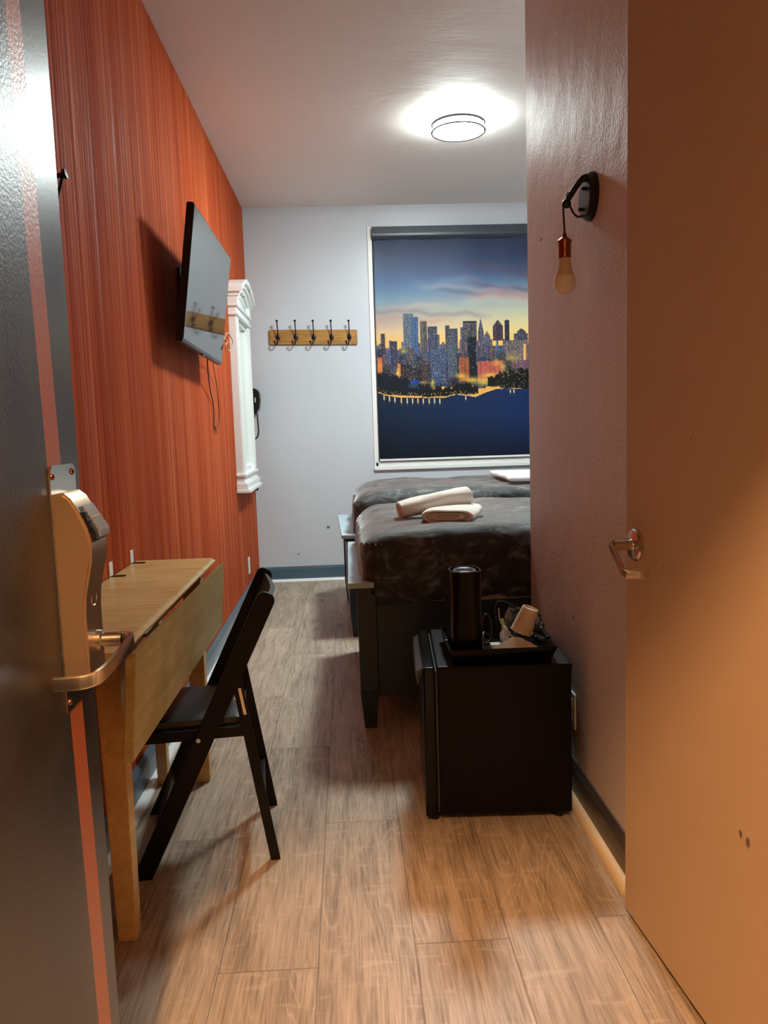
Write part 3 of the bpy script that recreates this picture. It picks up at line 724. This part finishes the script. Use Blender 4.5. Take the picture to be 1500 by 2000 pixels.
loop('television_wire', [(-.660, 4.02, 1.60), (-.700, 4.25, 1.55), (-.720, 4.45, 1.45), (-.726, 4.52, 1.32), (-.727, 4.50, 1.24), (-.727, 4.41, 1.215), (-.727, 4.36, 1.225)], .0022, 'cable', 'thin wire looping down beside the black cable under the television', 'wire', base=(-.7, 4.2, 1.2))
loop('cable_loop', [(-.612, 4.085, 1.66), (-.60, 4.14, 1.70), (-.585, 4.20, 1.665), (-.59, 4.16, 1.615), (-.60, 4.10, 1.61), (-.605, 4.085, 1.63), (-.60, 4.12, 1.655), (-.64, 4.13, 1.66)], .003, 'cablew', 'pale cable coiled at the lower far corner of the television', 'cable', base=(-.6, 4.1, 1.61))

# ------------------------------------------------------------------ white mirror
mr = thing('wall_mirror', 'tall narrow mirror in a white moulded frame with arched pediment', 'mirror', (XL, 5.32, .80))
Y0, Y1, PX = 5.12, 5.80, .048
bm = BM()
for y0, y1 in ((Y0, Y0+.085), (Y1-.085, Y1)):
    box(bm, (XL, y0, .90), (XL+PX, y1, 1.94), .003)
    box(bm, (XL+PX, y0+.008, .92), (XL+PX+.007, y0+.026, 1.92), .002); box(bm, (XL+PX, y1-.026, .92), (XL+PX+.007, y1-.008, 1.92), .002); box(bm, (XL+PX, (y0+y1)/2-.006, .92), (XL+PX+.005, (y0+y1)/2+.006, 1.92), .002)
box(bm, (XL, Y0+.08, .90), (XL+PX*.7, Y1-.08, .95), .002); box(bm, (XL, Y0+.08, 1.90), (XL+PX*.7, Y1-.08, 1.95), .002)
obj('frame', bm, 'white', mr)
bm = BM(); box(bm, (XL+.006, Y0+.08, .94), (XL+.012, Y1-.08, 1.92)); obj('mirror_glass', bm, 'mirror', mr, smooth=False)
bm = BM()
for z0, z1, ex in ((.895, .915, .020), (.860, .895, .006), (.850, .862, .016), (.812, .852, .026), (.790, .812, .042)):
    box(bm, (XL, Y0-ex*.5, z0), (XL+PX+ex, Y1+ex*.5, z1), .004, 2)
obj('sill', bm, 'white', mr)
bm = BM()
for z0, z1, ex in ((1.930, 1.948, .016), (1.948, 1.985, .006), (1.985, 2.000, .020)):
    box(bm, (XL, Y0-ex*.5, z0), (XL+PX+ex, Y1+ex*.5, z1), .003)
yc = (Y0+Y1)/2
def arch(bm, hw, za, zb, rise, d, n=24):
    f = lambda k, z: (yc-hw+2*hw*k/n, z+rise*(1-((2*k/n-1)**2)))
    for k in range(n):
        q = [f(k, za), f(k+1, za), f(k+1, zb), f(k, zb)]
        hexa(bm, [(XL, y, z) for y, z in q], [(XL+d, y, z) for y, z in q])
hw = (Y1-Y0)/2
arch(bm, hw+.018, 2.075, 2.105, .095, PX+.050); arch(bm, hw+.010, 2.050, 2.077, .092, PX+.032); arch(bm, hw+.004, 2.028, 2.052, .088, PX+.018); arch(bm, hw-.004, 1.995, 2.030, .085, PX-.004)
for k in range(12):
    ya = yc-hw*.8+hw*1.6*k/12; yb = ya+hw*1.6/12; zt = 2.0+.085*(1-max(abs(ya-yc), abs(yb-yc))**2/hw**2)
    box(bm, (XL, ya, 1.99), (XL+PX-.012, yb, zt))
for y0 in (Y0-.006, Y1-.070): box(bm, (XL, y0, 1.998), (XL+PX+.016, y0+.076, 2.08), .003)
bmesh.ops.remove_doubles(bm, verts=bm.verts[:], dist=.0001)
obj('pediment', bm, 'white', mr)

# hair dryer beyond the mirror
hd = thing('hair_dryer', 'black wall-mounted hair dryer on the red wall just beyond the white mirror', 'hair dryer', (XL, 6.05, 1.30))
bm = BM(); prism(bm, [(XL, 6.005, 1.30), (XL+.045, 6.005, 1.318), (XL+.070, 6.005, 1.36), (XL+.078, 6.005, 1.42), (XL+.075, 6.005, 1.475), (XL+.064, 6.005, 1.495), (XL+.040, 6.005, 1.51), (XL, 6.005, 1.515)], (0, .095, 0), .006); obj('body', bm, 'blackp', hd)
bm = BM(); box(bm, (XL+.040, 6.0035, 1.405), (XL+.048, 6.007, 1.44)); obj('badge', bm, 'beige', hd)
bm = BM(); tube(bm, smooth_path([(XL+.05, 6.04, 1.32), (XL+.052, 6.04, 1.26), (XL+.054, 6.04, 1.19), (XL+.045, 6.04, 1.145), (XL+.02, 6.04, 1.13), (XL+.01, 6.04, 1.15)], 6), .006); obj('cord', bm, 'cable', hd)

def outlet(loc, nrm, label):
    o = thing('wall_outlet', label, 'outlet', loc, 0, 'wall outlets')
    x, y, z = loc; s = nrm
    bm = BM(); box(bm, (min(x, x+s*.006), y-.036, z-.058), (max(x, x+s*.006), y+.036, z+.058), .002); obj('face_plate', bm, 'white', o)
    bm = BM()
    for dz in (-.022, .022): box(bm, (min(x+s*.006, x+s*.0075), y-.014, z+dz-.013), (max(x+s*.006, x+s*.0075), y+.014, z+dz+.013), .0005)
    obj('socket', bm, 'beige', o)
outlet((XR, 2.40, .275), -1, 'white outlet plate on the right wall behind the fridge')
outlet((XL, 5.50, .245), 1, 'small white outlet plate low on the red wall near the back corner')
bm = BM(); box(bm, (XL, 6.00, .735), (XL+.035, 6.04, .775), .006); tube(bm, smooth_path([(XL+.03, 6.02, .76), (XL+.05, 6.02, .80), (XL+.03, 6.02, .83), (XL+.004, 6.02, .84)], 5), .004)
tag(obj('wall_plug', bm, 'blackp', base=(XL, 6.02, .735)), 'small black plug on the red wall beneath the foot of the mirror', 'plug')

# coat rack
cr = thing('coat_rack', 'honey pine coat rack with five black double hooks on the grey wall', 'coat rack', (-.235, YB, 1.885))
bm = BM()
def tl(x): return -.0225*(x+.235)
x0, x1, z0, z1 = -.572, .102, 1.832, 1.945
hexa(bm, [(x0, YB-.018, z0+tl(x0)), (x1, YB-.018, z0+tl(x1)), (x1, YB, z0+tl(x1)), (x0, YB, z0+tl(x0))], [(x0, YB-.018, z1+tl(x0)), (x1, YB-.018, z1+tl(x1)), (x1, YB, z1+tl(x1)), (x0, YB, z1+tl(x0))], .005)
hexa(bm, [(x0+.018, YB-.021, z0+.022+tl(x0)), (x1-.018, YB-.021, z0+.022+tl(x1)), (x1-.018, YB-.012, z0+.02+tl(x1)), (x0+.018, YB-.012, z0+.02+tl(x0))], [(x0+.018, YB-.021, z1-.022+tl(x0)), (x1-.018, YB-.021, z1-.022+tl(x1)), (x1-.018, YB-.012, z1-.02+tl(x1)), (x0+.018, YB-.012, z1-.02+tl(x0))], .002)
obj('board', bm, 'rackw', cr)
def hookbm(x):
    z = 1.888+tl(x); y = YB-.020; bm = BM()
    lathe(bm, [(.017, 0), (.0165, .003), (.010, .007), (0, .008)], (x, y, z), (0, -1, 0), 20)
    for q in bm.verts: q.co.z = z+(q.co.z-z)*1.6
    tube(bm, smooth_path([(x, y-.004, z-.01), (x, y-.022, z+.002), (x, y-.030, z+.03), (x-.001, y-.038, z+.075), (x-.002, y-.046, z+.112)], 5), [.0055]*5+[.0045]*16, 8)
    bmesh.ops.create_uvsphere(bm, u_segments=12, v_segments=8, radius=.0095, matrix=Matrix.Translation((x-.002, y-.047, z+.117)))
    tube(bm, smooth_path([(x, y-.004, z-.012), (x-.004, y-.012, z-.035), (x-.012, y-.028, z-.058), (x-.022, y-.042, z-.056), (x-.026, y-.046, z-.040)], 5), .0048, 8)
    bmesh.ops.create_uvsphere(bm, u_segments=12, v_segments=8, radius=.0085, matrix=Matrix.Translation((x-.026, y-.046, z-.037)))
    return bm
for k in range(5): obj('hook', hookbm(-.502+.1355*k), 'iron', cr)

# coat hook close to the entrance
hk = thing('wall_hook', 'black iron hook high on the red wall by the entrance door', 'hook', (XL, 2.15, 1.86))
bm = BM(); tube(bm, [(XL, 2.125, 1.86), (XL+.03, 2.125, 1.868)], [.006, .006]); lathe(bm, [(0, 0), (.012, 0), (.013, .008), (0, .010)], (XL+.028, 2.125, 1.867), (1, 0, .2), 16)
tube(bm, [(XL+.026, 2.125, 1.866), (XL+.018, 2.122, 1.835), (XL+.006, 2.12, 1.80)], .004); obj('peg', bm, 'iron', hk)
bm = BM(); box(bm, (XL, 2.10, 1.79), (XL+.004, 2.15, 1.885), .001); obj('back_plate', bm, 'iron', hk)

# ------------------------------------------------------------------ printed roller blind
bl = thing('roller_blind', 'roller blind printed with a city skyline at dusk, drawn down over the window', 'blind', (.97, YB, .93))
bm = BM(); prism(bm, [(WX0+.028, YB-.055, 2.688), (WX0+.028, YB+.0, 2.688), (WX0+.028, YB+.0, 2.600), (WX0+.028, YB-.03, 2.598), (WX0+.028, YB-.055, 2.618), (WX0+.028, YB-.060, 2.640)], (WX1-WX0-.04, 0, 0), .002); obj('cassette', bm, plain('blind_cassette', (.045, .055, .075, 1), .35), bl)
SX0, SX1, SZ0, SZ1 = .245, 1.70, .935, 2.612
NX, NZ = 350, 404
def make_print():
    rng = np.random.RandomState(11)
    # picture space: u 0..1 over the part seen from the doorway, vertical t 0 top..1 bottom
    XS = np.linspace(SX0, SX1, NX+1); ZS = np.linspace(SZ1, SZ0, NZ+1)
    U = (XS-SX0)/1.225; T = (SZ1-ZS)/(SZ1-SZ0)
    u, t = np.meshgrid(U, T)
    img = np.zeros(u.shape+(3,))
    def lerp(keys):
        ks = np.array([k for k, _ in keys]); cs = np.array([c for _, c in keys], float)
        return np.stack([np.interp(t, ks, cs[:, i]) for i in range(3)], -1)
    left = lerp([(0, (70, 80, 100)), (.1, (98, 110, 136)), (.2, (105, 130, 165)), (.27, (130, 160, 182)), (.33, (170, 175, 172)), (.38, (196, 172, 160)), (.42, (226, 192, 156)), (.47, (238, 196, 120)), (.52, (240, 190, 100))])
    right = lerp([(0, (48, 58, 84)), (.1, (52, 66, 100)), (.16, (78, 90, 122)), (.22, (112, 138, 165)), (.27, (160, 160, 160)), (.33, (196, 198, 176)), (.38, (222, 214, 168)), (.43, (238, 214, 142)), (.47, (246, 204, 112)), (.52, (240, 176, 90))])
    wgt = np.clip(u, 0, 1)[..., None]
    img = left*(1-wgt)+right*wgt
    # cloud bands, gently slanting
    def band(t0, slope, wd, u0, u1, col, s, wav=.006):
        nonlocal img
        c = t0+slope*(u-.5)+wav*np.sin(u*17+t0*40)+wav*.5*np.sin(u*41)
        m = np.exp(-((t-c)/wd)**2)*np.clip((u-u0)/.12, 0, 1)*np.clip((u1-u)/.12, 0, 1)*s
        img = img*(1-m[..., None])+np.array(col)*m[..., None]
    band(.10, .16, .012, .5, 1.3, (98, 84, 104), .55); band(.19, .13, .010, .5, 1.3, (120, 98, 116), .6); band(.225, .05, .010, .25, .9, (186, 162, 166), .5)
    band(.245, .06, .008, .35, 1.3, (108, 108, 128), .5); band(.262, .015, .016, .55, 1.3, (214, 160, 150), .6); band(.30, -.03, .012, .0, .5, (206, 182, 174), .55)
    band(.345, .05, .012, -.1, .75, (150, 132, 140), .5); band(.375, .04, .010, -.1, .5, (206, 150, 140), .5); band(.20, -.05, .02, .2, .7, (150, 172, 192), .35); band(.29, .0, .02, .5, 1.2, (200, 205, 196), .4)
    # skyline blocks: (u0, u1, t_top, t_bottom, colour, window colour, density)
    def blk(u0, u1, t0, t1, col, wc=(255, 214, 130), den=.25, nx=None, peak=0):
        nonlocal img
        i0, i1 = np.searchsorted(U, [u0, u1]); j0, j1 = np.searchsorted(T, [t0, t1])
        if i1 <= i0: i1 = i0+1
        sub = np.ones((j1-j0, i1-i0, 3))*np.array(col)
        sub *= (1+.10*rng.randn(1, i1-i0, 1)); sub[:, 0] *= 1.25; sub[:, -1] *= .7
        lit = rng.rand(j1-j0, i1-i0) < den*.85; lit[:, ::2] &= rng.rand(j1-j0, len(range(0, i1-i0, 2))) < .35; lit[::3] = False
        k = rng.uniform(.15, .85, lit.sum())[:, None]**1.3
        sub[lit] = sub[lit]*(1-k)+np.array(wc)*k
        if peak:
            for jj in range(j1-j0):
                if jj < peak:
                    hw = (i1-i0)/2*(jj+1)/peak; cidx = (i1-i0-1)/2
                    for ii in range(i1-i0):
                        if abs(ii-cidx) > hw: sub[jj, ii] = img[j0+jj, i0+ii]
        img[j0:j1, i0:i1] = sub
    yel, blu, wht = (255, 210, 110), (140, 170, 215), (225, 225, 235)
    # haze row of distant buildings
    uu = -.02
    while uu < 1.22:
        wd = rng.uniform(.012, .035); blk(uu, uu+wd, rng.uniform(.455, .50), .60, (92+rng.randint(-20, 20), 92+rng.randint(-15, 15), 116), (250, 205, 150), .3); uu += wd*.9
    # towers
    blk(.03, .055, .425, .56, (70, 66, 80), yel, .3)
    blk(.170, .235, .338, .535, (84, 104, 130), yel, .55); blk(.222, .265, .352, .535, (76, 98, 132), blu, .45)
    blk(.275, .322, .372, .52, (88, 88, 96), yel, .35); blk(.325, .385, .398, .53, (66, 72, 92), wht, .25); blk(.385, .40, .435, .53, (90, 90, 104), wht, .2)
    blk(.437, .463, .395, .52, (60, 66, 84), yel, .2); blk(.460, .515, .410, .52, (74, 74, 92), wht, .35); blk(.53, .552, .405, .52, (88, 86, 104), wht, .3)
    blk(.548, .635, .378, .50, (72, 70, 84), (235, 215, 175), .5); blk(.548, .635, .378, .386, (44, 44, 58), yel, 0)
    blk(.643, .680, .366, .47, (82, 84, 102), wht, .1, peak=26); blk(.68, .72, .425, .50, (94, 92, 112), wht, .2, peak=10)
    blk(.738, .802, .375, .47, (66, 58, 76), (255, 160, 110), .25, peak=12); blk(.812, .843, .376, .48, (48, 46, 62), wht, .12, peak=3)
    blk(.89, .945, .418, .48, (78, 70, 92), wht, .2, peak=6); blk(.87, .96, .44, .50, (72, 68, 88), wht, .3); blk(.965, 1.02, .44, .52, (84, 84, 110), wht, .2, peak=4)
    blk(1.03, 1.08, .39, .52, (70, 74, 96), yel, .3); blk(1.10, 1.16, .41, .52, (76, 76, 96), yel, .3)
    # mid layers
    for layer, (ta, tb_, dark) in enumerate(((.50, .60, 1.0), (.54, .66, .85), (.57, .68, .7))):
        uu = -.02
        while uu < 1.22:
            wd = rng.uniform(.02, .05); c = rng.randint(0, 5)
            col = [(70, 76, 104), (54, 62, 88), (88, 78, 92), (60, 80, 112), (96, 74, 78)][c]
            blk(uu, uu+wd, ta+rng.uniform(-.02, .03), tb_+rng.uniform(-.01, .01), tuple(x*dark for x in col), [yel, wht, blu, (255, 170, 90), yel][rng.randint(5)], rng.uniform(.25, .5)); uu += wd
    blk(.005, .035, .53, .60, (190, 98, 66), yel, .4); blk(.12, .15, .56, .62, (196, 120, 70), yel, .5)
    blk(.085, .13, .46, .60, (60, 64, 90), yel, .2)
    blk(.345, .44, .50, .655, (66, 80, 110), wht, .4); blk(.45, .51, .48, .63, (72, 88, 108), yel, .35); blk(.575, .63, .45, .64, (24, 30, 44), wht, .1)
    blk(.52, .585, .54, .65, (150, 84, 60), yel, .4); blk(.64, .80, .56, .65, (176, 88, 82), (255, 180, 110), .4); blk(.82, .96, .47, .56, (100, 92, 110), (250, 230, 120), .55); blk(.86, 1.0, .56, .60, (110, 80, 110), yel, .3); blk(.93, .95, .49, .56, (240, 170, 100), yel, .5)
    blk(1.0, 1.22, .56, .64, (120, 84, 90), yel, .4)
    # glowing streets
    def blob(cu, ct, ru, rt, col, s):
        nonlocal img
        m = np.exp(-((u-cu)/ru)**2-((t-ct)/rt)**2)*s*(.55+.45*rng.rand(*u.shape)); m = np.clip(m, 0, 1)[..., None]
        img = img*(1-m)+np.array(col)*m
    for cu, ct, ru, rt, s in ((.53, .625, .035, .012, .9), (.60, .645, .05, .014, .95), (.68, .655, .055, .018, 1.0), (.72, .625, .05, .012, .9), (.80, .59, .02, .02, .8), (.35, .655, .01, .02, .9), (.13, .60, .012, .02, .8), (.02, .57, .015, .02, .6), (.28, .65, .05, .006, .6), (.17, .505, .02, .012, .8), (.45, .68, .06, .004, .7), (.86, .55, .05, .02, .5), (.76, .57, .03, .015, .6), (1.05, .64, .05, .01, .7)):
        blob(cu, ct, ru, rt, (255, 216, 92), s)
    # parks and trees
    def park(f0, f1, u0, u1, col=(16, 22, 24)):
        nonlocal img
        top = np.interp(u, f0[0], f0[1])+.006*np.sin(u*95)+.004*np.sin(u*230+1); bot = np.interp(u, f1[0], f1[1])
        m = (t > top) & (t < bot) & (u > u0) & (u < u1)
        tex = np.array(col)*(.7+.9*rng.rand(*u.shape))[..., None]; img[m] = tex[m]
    park(([0, .1, .2, .33], [.60, .615, .64, .67]), ([0, .33], [.70, .715]), -.01, .34, (22, 28, 38))
    park(([.28, .4, .45, .55, .63], [.69, .672, .68, .655, .675]), ([.28, .63], [.72, .71]), .28, .64)
    park(([.70, .80, .90, 1.25], [.64, .612, .60, .61]), ([.70, 1.25], [.675, .715]), .70, 1.3, (14, 18, 18))
    blk(.20, .26, .655, .675, (40, 66, 88), blu, .3); blk(.21, .27, .640, .655, (44, 56, 150), blu, .3)
    # shore line and water
    shore = np.interp(u, [0, .06, .15, .42, .5, .62, .70, .76, 1.25], [.69, .705, .716, .722, .708, .722, .70, .688, .70])
    wtr = t > shore
    wl = lerp([(.68, (26, 44, 72)), (.8, (24, 44, 70)), (.92, (24, 36, 54)), (1, (22, 30, 42))]); wr = lerp([(.68, (24, 52, 100)), (.8, (22, 54, 104)), (.92, (22, 44, 84)), (1, (20, 32, 56))])
    wcol = wl*(1-wgt)+wr*wgt; wcol *= (1+.05*rng.randn(*u.shape))[..., None]
    img[wtr] = wcol[wtr]
    m = (np.abs(t-shore+.001) < .0022) & (u < .77); k = rng.rand(*u.shape) < .6; img[m & k] = (246, 206, 128)
    m = (t < shore) & (t > shore-.022) & (rng.rand(*u.shape) < .07) & (u < .78); img[m] = (240, 190, 90)
    m = (t < .70) & (t > .60) & (rng.rand(*u.shape) < .035) & (u > .75); img[m] = (220, 180, 120)
    for k, cu in enumerate([.035, .07, .105, .145, .18, .215, .25, .285, .32, .355, .39, .555, .84, .865]):
        i = int(np.searchsorted(U, cu)); s = float(np.interp(cu, U, shore[0])); j = int(np.searchsorted(T, s+.004)); L = 9 if cu < .5 else 6
        img[j:j+L, i:i+2] = (238, 216, 172); img[j+L:j+L+5, i:i+2] = img[j+L:j+L+5, i:i+2]*.6+np.array((150, 140, 130))*.4
    img = np.clip(img, 0, 255)/255
    lin = np.where(img <= .04045, img/12.92, ((img+.055)/1.055)**2.4)
    return XS, ZS, np.clip(lin**1.12*.92, 0, 1)
XS, ZS, PR = make_print()
vs_, fs_ = [], []
for j, z in enumerate(ZS):
    v = (SZ1-z)/(SZ1-SZ0)
    for i, x in enumerate(XS):
        e = (x-SX0); e2 = SX1-x
        y = YB-.020-.010*math.exp(-(e/.05)**2)*math.sin(PI*min(1, v*1.6+.1)) + .006*math.cos(e*14)*(1-v)**2 - .008*math.exp(-(e2/.06)**2) - .004*math.sin(x*9+v*3)*v
        y -= .012*math.exp(-((e-1.19)/.05)**2)*(1-v)
        vs_.append((x-.97, y-YB, z-.93))
for j in range(NZ):
    for i in range(NX):
        a0 = j*(NX+1)+i; fs_.append((a0, a0+NX+1, a0+NX+2, a0+1))
me = bpy.data.meshes.new('blind_fabric'); me.from_pydata(vs_, [], fs_); me.update()
ca = me.color_attributes.new('print', 'FLOAT_COLOR', 'POINT')
buf = np.concatenate([PR.reshape(-1, 3), np.ones((len(vs_), 1))], 1).astype(np.float32).ravel(); ca.data.foreach_set('color', buf)
for p in me.polygons: p.use_smooth = True
me.materials.append(M['printf'])
fo = bpy.data.objects.new('blind_fabric', me); C.objects.link(fo); fo.parent = bl; ROOT[fo.name] = ROOT[bl.name]
sm = fo.modifiers.new('thickness', 'SOLIDIFY'); sm.thickness = .0012; sm.offset = 1
bm = BM(); box(bm, (SX0, YB-.028, SZ0-.012), (SX1, YB-.014, SZ0+.004), .003); obj('bottom_bar', bm, 'white', bl)

# ------------------------------------------------------------------ wall sconce
sc = thing('wall_sconce', 'black swag wall sconce with a bare unlit bulb on the right wall', 'wall light', (XR, 2.195, 1.806))
bm = BM(); lathe(bm, [(0, 0), (.064, 0), (.064, .010), (.060, .014), (.056, .022), (.050, .023), (0, .022)], (XR, 2.195, 1.806), (-1, 0, 0), 40); obj('back_plate', bm, 'iron', sc)
for y, z in ((2.205, 1.775), (2.175, 1.822)): obj('screw', lathe(BM(), [(.005, 0), (.005, .012), (0, .014)], (XR-.022, y, z), (-1, 0, 0), 12), 'iron', sc)
bm = BM(); tube(bm, smooth_path([(XR-.018, 2.175, 1.852), (XR-.034, 2.18, 1.846), (XR-.050, 2.19, 1.825), (XR-.066, 2.20, 1.800)], 5), [.010]*5+[.008]*11, 12); obj('arm', bm, 'iron', sc)
bm = BM(); bmesh.ops.create_uvsphere(bm, u_segments=24, v_segments=16, radius=.0125, matrix=Matrix.Translation((XR-.069, 2.20, 1.790)))
R = [(XR-.064+.005*math.cos(t*PI/8), 2.2, 1.813+.006*math.sin(t*PI/8)) for t in range(17)]; tube(bm, R, .0018, 6, False); obj('pivot', bm, 'iron', sc)
bm = BM(); pp = []
for k in range(60):
    tt = k/59; z = 1.790-.078*tt
    pp.append(Vector((XR-.079+.004*tt, 2.2, z)))
for ph in (0, PI): tube(bm, [p+Vector((math.cos(i*.55+ph), math.sin(i*.55+ph), 0))*.0016 for i, p in enumerate(pp)], .0017, 6)
l2 = smooth_path([(XR-.060, 2.2, 1.785), (XR-.050, 2.2, 1.765), (XR-.038, 2.2, 1.755), (XR-.022, 2.2, 1.757)], 8); tube(bm, l2, .0030, 6); obj('cord', bm, 'cord', sc)
SCX = XR-.075
bm = BM(); lathe(bm, [(0, .0), (.004, 0), (.006, -.006), (.007, -.010), (.0195, -.020), (.0195, -.024), (.0175, -.028), (.0175, -.048), (.018, -.050), (.0172, -.052), (.0172, -.068), (0, -.068)], (SCX, 2.2, 1.712), n=32); obj('socket', bm, 'copper', sc)
bm = BM(); lathe(bm, [(0, 0), (.0165, 0), (.0170, -.01), (.0195, -.030), (.0255, -.044), (.0278, -.050)], (SCX, 2.2, 1.645), n=32)
bu = obj('bulb', bm, 'bulbn', sc)
bm = BM(); lathe(bm, [(.0278, -.050), (.0295, -.058), (.0300, -.066), (.0285, -.077), (.0240, -.088), (.016, -.096), (.008, -.0995), (0, -.100)], (SCX, 2.2, 1.645), n=32); obj('bulb_globe', bm, 'bulbg', bu)

# ------------------------------------------------------------------ ceiling lights
cl = thing('ceiling_light', 'round flush ceiling light glowing white near the back of the room', 'ceiling light', (.665, 4.45, H))
LC = (.665, 4.45, H)
bm = BM(); lathe(bm, [(.1395, -.008), (.208, -.002), (.210, -.007), (.206, -.012), (.185, -.018), (.1395, -.023), (.1395, -.008)], LC, n=64)
lathe(bm, [(.130, -.036), (.1365, -.040), (.1365, -.052), (.136, -.066), (.132, -.076), (.100, -.082), (.05, -.085), (0, -.086)], LC, n=64); obj('glass_shade', bm, 'lampglass', cl)
bm = BM(); lathe(bm, [(.137, -.034), (.1395, -.034), (.1395, -.074), (.137, -.074)], LC, n=64, close=True); obj('drum_band', bm, 'white', cl)
for zz in (-.034, -.074):
    bm = BM(); tube(bm, [(LC[0]+.1445*math.cos(k*PI/32), LC[1]+.1445*math.sin(k*PI/32), H+zz) for k in range(65)], .0048, 8, False); obj('trim_ring', bm, 'ring', cl)
bm = BM(); lathe(bm, [(0, 0), (.185, 0), (.185, -.004), (.13, -.010), (0, -.010)], LC, n=56); obj('ceiling_plate', bm, 'white', cl)
hl = thing('hallway_light', 'warm round hallway light on the ceiling behind the viewer', 'ceiling light', (-.33, -.62, H))
bm = BM(); lathe(bm, [(0, -.01), (.10, -.01), (.10, -.06), (.085, -.085), (.05, -.10), (0, -.105)], (-.33, -.62, H), n=40); obj('glass_shade', bm, 'hallglass', hl)
bm = BM(); lathe(bm, [(0, 0), (.11, 0), (.11, -.012), (0, -.012)], (-.33, -.62, H), n=40); obj('ceiling_plate', bm, 'white', hl)
